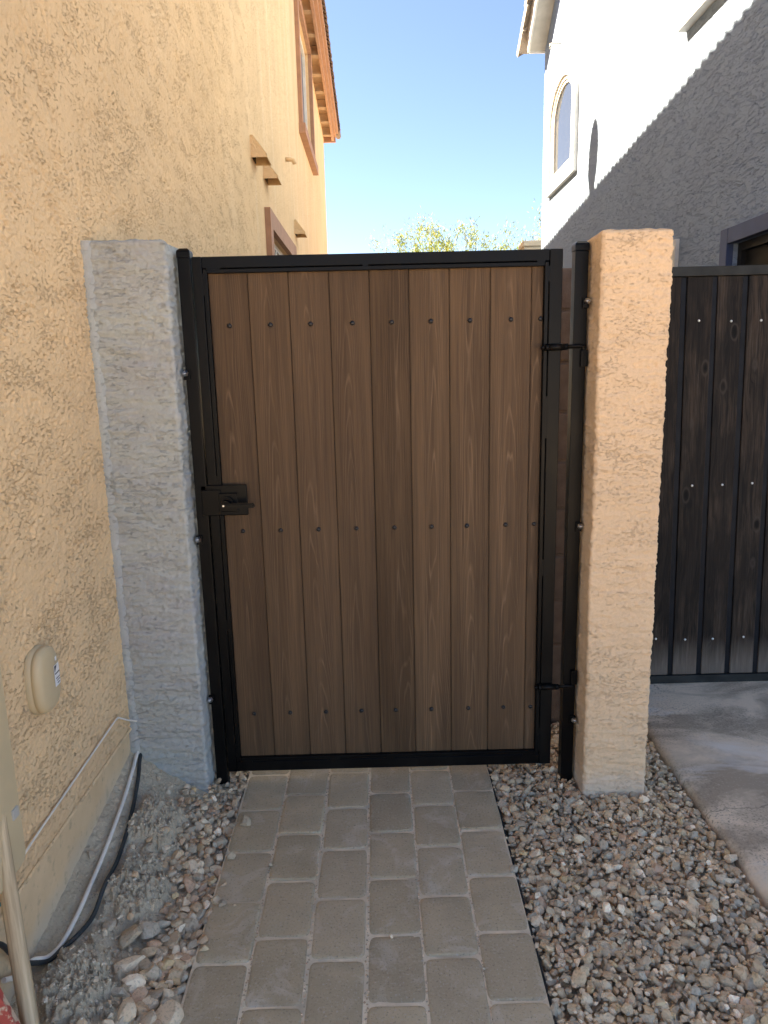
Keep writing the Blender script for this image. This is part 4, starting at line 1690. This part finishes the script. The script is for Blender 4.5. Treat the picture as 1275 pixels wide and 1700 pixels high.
# screws
rv = None
rows = [(1.706, (-0.498, -0.359, -0.222, -0.080, 0.053, 0.187, 0.320, 0.460, 0.561)),
        (0.990, (-0.496, -0.361, -0.225, -0.088, 0.049, 0.182, 0.310, 0.449, 0.552)),
        (0.280, (-0.499, -0.361, -0.226, -0.091, 0.039, 0.175, 0.315, 0.448, 0.551))]
for z, xs in rows:
    for x in xs:
        if rv is None:
            bm = bmesh.new()
            bmesh.ops.create_uvsphere(bm, u_segments=12, v_segments=6, radius=0.0085)
            for v in bm.verts:
                v.co.z = max(v.co.z, 0) * 0.62
            bmesh.ops.remove_doubles(bm, verts=bm.verts, dist=1e-5)
            rv = bm_obj('screw', bm, m_rivet, gate, smooth=True)
            r_ = rv
        else:
            r_ = dup(rv, gate)
        r_.location = (x, -0.0045, z)
        r_.rotation_euler = (R(90), 0, 0)
# latch
lp = gbox('latch_plate', -0.632, -0.468, GYF - 0.008, GYF - 0.002, 1.054, 1.164, m_black, gate, 0.003)
gbox('latch_plate', -0.628, -0.560, GYF - 0.0135, GYF - 0.0085, 1.056, 1.148, m_black, gate, 0.002)
lev = bpy.data.objects.new('latch', None)
COL.objects.link(lev)
lev.parent = gate
gbox('rosette', -0.568, -0.502, GYF - 0.017, GYF - 0.0085, 1.069, 1.136, m_black, lev, 0.0025)
tube('spindle', [(-0.536, GYF - 0.016, 1.102), (-0.536, GYF - 0.030, 1.102)], 0.022, m_black, lev, 20)
tube('hub', [(-0.537, GYF - 0.029, 1.101), (-0.537, GYF - 0.058, 1.100)], [0.0155, 0.0155], m_black, lev, 20)
bm = bmesh.new()
add_box(bm, -0.548, -0.434, GYF - 0.070, GYF - 0.058, 1.0905, 1.1075)
bmesh.ops.bevel(bm, geom=bm.edges, offset=0.004, segments=2, affect='EDGES')
bm_obj('handle', bm, m_black, lev)
tube('keyhole', [(-0.541, GYF - 0.0695, 1.100), (-0.541, GYF - 0.0715, 1.100)], 0.0035, m_steel, lev, 10)


# hinges
def hinge(z, up):
    h = bpy.data.objects.new('hinge', None)
    COL.objects.link(h)
    h.parent = gate
    h.location = (0, GYF - 0.012, z)
    tube('barrel', [(0.584, 0, 0), (0.636, 0, 0.001)], 0.0115, m_black, h, 14)
    tube('bolt_head', [(0.572, 0, 0), (0.5835, 0, 0)], 0.0125, m_black, h, 6)
    tube('bolt_tip', [(0.558, 0, 0), (0.571, 0, 0)], 0.007, m_black, h, 10)
    tube('nut', [(0.637, 0, 0.001), (0.648, 0, 0.0015)], 0.0110, m_black, h, 6)
    tube('pin', [(0.647, 0, 0.001), (0.690, 0, 0.003), (0.700, 0, 0.001), (0.7035, 0, -0.009 * up), (0.7035, 0, -0.022 * up)], 0.0075, m_black, h, 10)
    zz = sorted((-0.012 * up, -0.066 * up))
    box('socket', 0.6925, 0.7145, -0.011, 0.0035, zz[0], zz[1], m_black, h, 0.002)


hinge(1.609, 1)
hinge(0.3715, -1)

# ================================================================== NEIGHBOUR'S BLACK WOODEN GATE
ng = thing('plank_gate', 'weathered black stained plank gate beyond the concrete, beside the peach pillar', 'gate', (0, 3.20, 0.03))
ng.rotation_euler = (-math.atan(0.052), 0, 0)
bx = [0.964, 1.103, 1.242, 1.381, 1.520, 1.658, 1.794, 1.932, 2.070, 2.208, 2.296]
for i in range(len(bx) - 1):
    a, b = bx[i] + 0.0125, bx[i + 1] - 0.0125
    w = b - a
    bm = bmesh.new()
    add_box(bm, -w / 2, w / 2, 0.0, 0.022, 0.038, 1.895)
    p = bm_obj('plank', bm, m_bwood, ng, bevel=0.002, seg=1)
    p.location = ((a + b) / 2, random.uniform(-0.002, 0.002), 0)
    p.rotation_euler = (0, random.uniform(-0.0015, 0.0015), 0)
    if i > 0:
        q = bpy.data.objects.get('batten')
        x = bx[i]
        s = box('batten', -0.0125, 0.0125, 0.006, 0.03, 0.038, 1.895, m_batten, ng, 0.002, 1)
        s.location = (x, 0, 0)
box('top_rail', 0.96, 2.296, -0.012, 0.036, 1.896, 1.937, m_rail, ng, 0.003)
box('bottom_rail', 0.96, 2.296, -0.012, 0.036, -0.004, 0.036, m_rail, ng, 0.003)
sc0 = None
for z, xs in ((1.700, (1.452, 1.598, 1.733, 1.87)), (0.958, (1.451, 1.592, 1.731, 1.868)), (0.218, (1.306, 1.447, 1.580, 1.728, 1.865))):
    for x in xs:
        if sc0 is None:
            bm = bmesh.new()
            bmesh.ops.create_uvsphere(bm, u_segments=10, v_segments=6, radius=0.0054)
            sc0 = bm_obj('screw', bm, m_whitescrew, ng, smooth=True)
            r_ = sc0
        else:
            r_ = dup(sc0, ng)
        r_.location = (x, -0.002, z + random.uniform(-0.004, 0.004))

# ================================================================== SMALL THINGS ON THE LEFT
# oval beige network enclosure on the wall
ov = thing('utility_cover', 'oval beige plastic utility cover with a white sticker on the tan wall', 'utility box', (XL, 1.782, 0.758))


def superoval(a, b, n, N=40):
    out = []
    for k_ in range(N):
        t = 2 * math.pi * k_ / N
        c, s = math.cos(t), math.sin(t)
        out.append((a * math.copysign(abs(c) ** (2 / n), c), b * math.copysign(abs(s) ** (2 / n), s)))
    return out


bm = bmesh.new()
lev_ = [(0.000, 1.0), (0.014, 1.0), (0.015, 0.965), (0.017, 0.965), (0.018, 0.99), (0.026, 0.975), (0.033, 0.93), (0.038, 0.84), (0.041, 0.65), (0.0425, 0.3)]
prev = None
for x, s in lev_:
    cur = [bm.verts.new((x, u * (1 - (1 - s) * 1.0), v * (1 - (1 - s) * 0.75))) for u, v in superoval(0.063, 0.091, 2.7)]
    if prev:
        for i in range(40):
            bm.faces.new((prev[i], prev[(i + 1) % 40], cur[(i + 1) % 40], cur[i]))
    prev = cur
bm.faces.new(prev)
o = bm_obj('cover', bm, m_box, ov, smooth=True)
# sticker with printed marks on the curved front
def cov_x(u):
    t = abs(u) / 0.063
    return float(np.interp(t, [0, 0.3, 0.65, 0.84, 0.93, 0.975, 1.0], [0.0425, 0.0425, 0.041, 0.038, 0.033, 0.026, 0.018])) + 0.0012


def patch(name, u0, u1, v0, v1, m, par, lift=0.0, nseg=5):
    us = np.linspace(u0, u1, nseg)
    V_ = [(cov_x(u) + lift, u, v) for u in us for v in (v0, v1)]
    F_ = [(i * 2, i * 2 + 2, i * 2 + 3, i * 2 + 1) for i in range(nseg - 1)]
    return mesh_obj(name, V_, F_, m, par)


st = patch('sticker', 0.010, 0.044, -0.028, 0.032, m_label_w, ov)
mesh_obj('print', [(cov_x(0.012) + 0.001, 0.012, 0.012), (cov_x(0.028) + 0.001, 0.028, 0.030), (cov_x(0.012) + 0.001, 0.012, 0.030)], [(0, 1, 2)], m_ink, st)
patch('print', 0.012, 0.042, 0.006, 0.0095, m_ink, st, 0.0008)
patch('print', 0.016, 0.041, -0.0075, -0.005, m_ink, st, 0.0008)
patch('print', 0.019, 0.041, -0.014, -0.012, m_ink, st, 0.0008)
patch('print', 0.022, 0.039, -0.022, -0.0195, m_ink, st, 0.0008)
patch('sticker', 0.022, 0.033, 0.042, 0.053, m_label_w, ov)

# larger beige box at the very left edge
bb = thing('utility_box', 'smooth beige utility box at the left edge, on the wall above the footing', 'utility box', (XL, 1.30, 0.80))
pts = []
for (cy, cz, a0) in ((0.19, -0.355, -90), (0.19, 0.30, 0), (-0.19, 0.30, 90), (-0.19, -0.355, 180)):
    for k_ in range(6):
        t = R(a0 + 90 * k_ / 5)
        pts.append((cy + 0.025 * math.cos(t), cz + 0.025 * math.sin(t)))
bm = bmesh.new()
prev = None
for x, s in ((0.0, 1.0), (0.055, 1.0), (0.063, 0.985), (0.066, 0.96)):
    cur = [bm.verts.new((x, u * s, v * (1 - (1 - s) * 0.55))) for u, v in pts]
    if prev:
        for i in range(len(pts)):
            bm.faces.new((prev[i], prev[(i + 1) % len(pts)], cur[(i + 1) % len(pts)], cur[i]))
    prev = cur
bm.faces.new(prev)
bm_obj('housing', bm, m_box, bb)
box('hasp', 0.064, 0.07, 0.17, 0.195, -0.25, -0.225, m_soffit, bb, 0.002)

# cables
tag(tube('cable', smooth_path([(-0.915, 1.45, 0.36), (-0.921, 1.62, 0.372), (-0.922, 1.80, 0.379), (-0.922, 1.95, 0.385), (-0.922, 2.10, 0.391), (-0.921, 2.245, 0.398)], 6)
         + smooth_path([(-0.918, 2.262, 0.397), (-0.912, 2.33, 0.352), (-0.905, 2.42, 0.30)], 4), 0.0032, m_cable),
    'thin white cable running along the tan wall above the footing', 'cable')


def lay(pts, r, lift=0.0):
    out = []
    for x, y in pts:
        out.append((x, y, float(soil_z(np.array(x), np.array(y))) + r + lift))
    return out


c1 = lay([(-0.905, 2.55), (-0.915, 2.416), (-0.905, 2.31), (-0.893, 2.18), (-0.884, 2.04), (-0.879, 1.916), (-0.876, 1.83), (-0.876, 1.733), (-0.883, 1.645), (-0.897, 1.595)], 0.0075, 0.002)
c1 += [(-0.912, 1.55, 0.10), (-0.914, 1.50, 0.108), (-0.914, 1.43, 0.16)]
tag(tube('cable', smooth_path(c1, 7), 0.0064, m_cable), 'thick white cable curving over the soil beside the left footing', 'cable')
h1 = lay([(-0.895, 2.55), (-0.905, 2.408), (-0.880, 2.284), (-0.854, 2.126), (-0.838, 1.955), (-0.834, 1.833), (-0.838, 1.75), (-0.852, 1.684), (-0.874, 1.632), (-0.892, 1.590)], 0.0075, 0.001)
h1 += [(-0.908, 1.545, 0.098), (-0.915, 1.505, 0.140), (-0.917, 1.475, 0.195), (-0.917, 1.44, 0.25), (-0.917, 1.36, 0.33)]
tag(tube('hose', smooth_path(h1, 7), 0.0066, m_hose), 'dark green-black hose lying next to the thick white cable', 'hose')
tag(tube('wire', smooth_path([(-0.921, 1.40, 0.36), (-0.918, 1.475, 0.330), (-0.920, 1.492, 0.298), (-0.924, 1.505, 0.26)], 6), 0.0045, m_teal),
    'teal wire end showing left of the wooden handle', 'wire')

# wooden handle leaning, and the chipped red board at the corner
pa, pb = Vector((-0.846, 1.335, 0.02)), Vector((-0.846, 1.46, 0.78))
A_ = Vector((-0.8609, 1.42, 0.4483))
B_ = Vector((-0.8215, 1.36, 0.1103))
d_ = (A_ - B_).normalized()
p0 = B_ - d_ * 0.16
p1 = A_ + d_ * 0.40
hd = thing('tool_handle', 'pale weathered wooden tool handle leaning at the lower left edge', 'tool handle', tuple(p0))
L = (p1 - p0).length
bm = bmesh.new()
rings = []
for k_ in range(41):
    t = k_ / 40
    z = L * t
    rad = 0.0165 + 0.0015 * math.sin(t * 5) + 0.0006 * mnoise.noise((0, 0, z * 30))
    sh = 0.85 if t > 0.0 else 1
    rings.append([bm.verts.new((rad * math.cos(2 * math.pi * i / 16) * (1.0 + 0.07 * (i % 4 == 0)) + 0.004 * math.sin(t * 3), rad * math.sin(2 * math.pi * i / 16) * 1.1, z)) for i in range(16)])
for a, b in zip(rings, rings[1:]):
    for i in range(16):
        bm.faces.new((a[i], a[(i + 1) % 16], b[(i + 1) % 16], b[i]))
bm.faces.new(rings[0][::-1])
bm.faces.new(rings[-1])
o = bm_obj('shaft', bm, m_pole, hd, smooth=True)
hd.rotation_euler = d_.to_track_quat('Z', 'Y').to_euler()

e0, e1_ = Vector((-0.844, 1.30, 0.244)), Vector((-0.821, 1.30, 0.177))
dr = (e1_ - e0).normalized()
side_ = Vector((-0.80, -0.25, -0.5))
side_ = (side_ - dr * side_.dot(dr)).normalized()
nr = dr.cross(side_).normalized()
bm = bmesh.new()
c_ = []
for s in (-0.12, 0.20):
    for q in (0.0, 0.16):
        for t in (0.0, 0.02):
            c_.append(bm.verts.new(e0 + dr * (s) + side_ * q + nr * t))
for f in ((0, 1, 3, 2), (4, 6, 7, 5), (0, 4, 5, 1), (2, 3, 7, 6), (0, 2, 6, 4), (1, 5, 7, 3)):
    bm.faces.new([c_[i] for i in f])
bmesh.ops.recalc_face_normals(bm, faces=bm.faces)
tag(bm_obj('painted_board', bm, m_red, None, bevel=0.003), 'chipped red painted board end in the lower left corner', 'board')

# ================================================================== TREE beyond
tree = thing('palo_verde_tree', 'wispy yellow-green tree rising behind the gate between the houses', 'tree', (2.62, 22.0, 0.2))
tree.scale = (0.80, 0.9, 1.0)
g = np.random.default_rng(77)
bm = bmesh.new()
tips = []


def limb(p, d, L_, r_, depth):
    q = p.copy()
    pts = [q.copy()]
    rs = [r_]
    nseg = 5
    for k_ in range(nseg):
        d = (d + Vector(g.normal(0, 0.12, 3)) + Vector((0, 0, 0.03))).normalized()
        q = q + d * (L_ / nseg)
        pts.append(q.copy())
        rs.append(r_ * (1 - 0.5 * (k_ + 1) / nseg))
        if depth >= 3:
            tips.append((q.copy(), d.copy(), depth))
    add_tube(bm, pts, rs, 5 if depth > 1 else 8, cap=False)
    if depth < 5:
        nb_ = 3 if depth < 2 else int(g.integers(2, 4))
        for _k in range(nb_):
            nd = (d + Vector(g.normal(0, 0.45, 3)) * (1.0 if depth else 1.2)).normalized()
            if nd.z < 0.12:
                nd.z = 0.12 + abs(g.normal(0, 0.2))
                nd.normalize()
            limb(pts[-1 - int(g.integers(0, 2))], nd, L_ * g.uniform(0.62, 0.8), rs[-1] * 0.75, depth + 1)


for dx, dy, hh in ((-0.55, 0.1, 2.1), (0.5, -0.1, 2.1), (0.0, 0.3, 1.8), (-0.9, -0.2, 1.8), (0.95, 0.2, 1.7)):
    limb(Vector((0, 0, 0.6)), Vector((dx, dy, 1.0)).normalized(), hh, 0.10, 0)
add_tube(bm, [(0, 0, -0.4), (0.02, 0, 0.2), (0, 0, 0.75)], [0.24, 0.19, 0.15], 10)
bm_obj('trunk', bm, m_bark, tree, smooth=True)
LVv, LF = [], []
for (p, d, dep) in tips:
    nl = 5 if dep >= 4 else 2
    for _k in range(nl):
        c = p + Vector(g.normal(0, 0.10, 3))
        a = (d + Vector(g.normal(0, 0.5, 3))).normalized()
        b = a.cross(Vector(g.normal(0, 1, 3))).normalized()
        la, lb = g.uniform(0.03, 0.085), g.uniform(0.008, 0.018)
        i0 = len(LVv)
        LVv += [c - a * la - b * lb * 0.3, c + b * lb, c + a * la, c - b * lb]
        LF.append((i0, i0 + 1, i0 + 2, i0 + 3))
o = quads_np('crown', np.array([v[:] for v in LVv]), np.array(LF), m_leaf, tree, smooth=False)
o['kind'] = 'stuff'
print('leaves', len(LF), 'top', max(v.z for v in LVv), min(v.x for v in LVv), max(v.x for v in LVv))
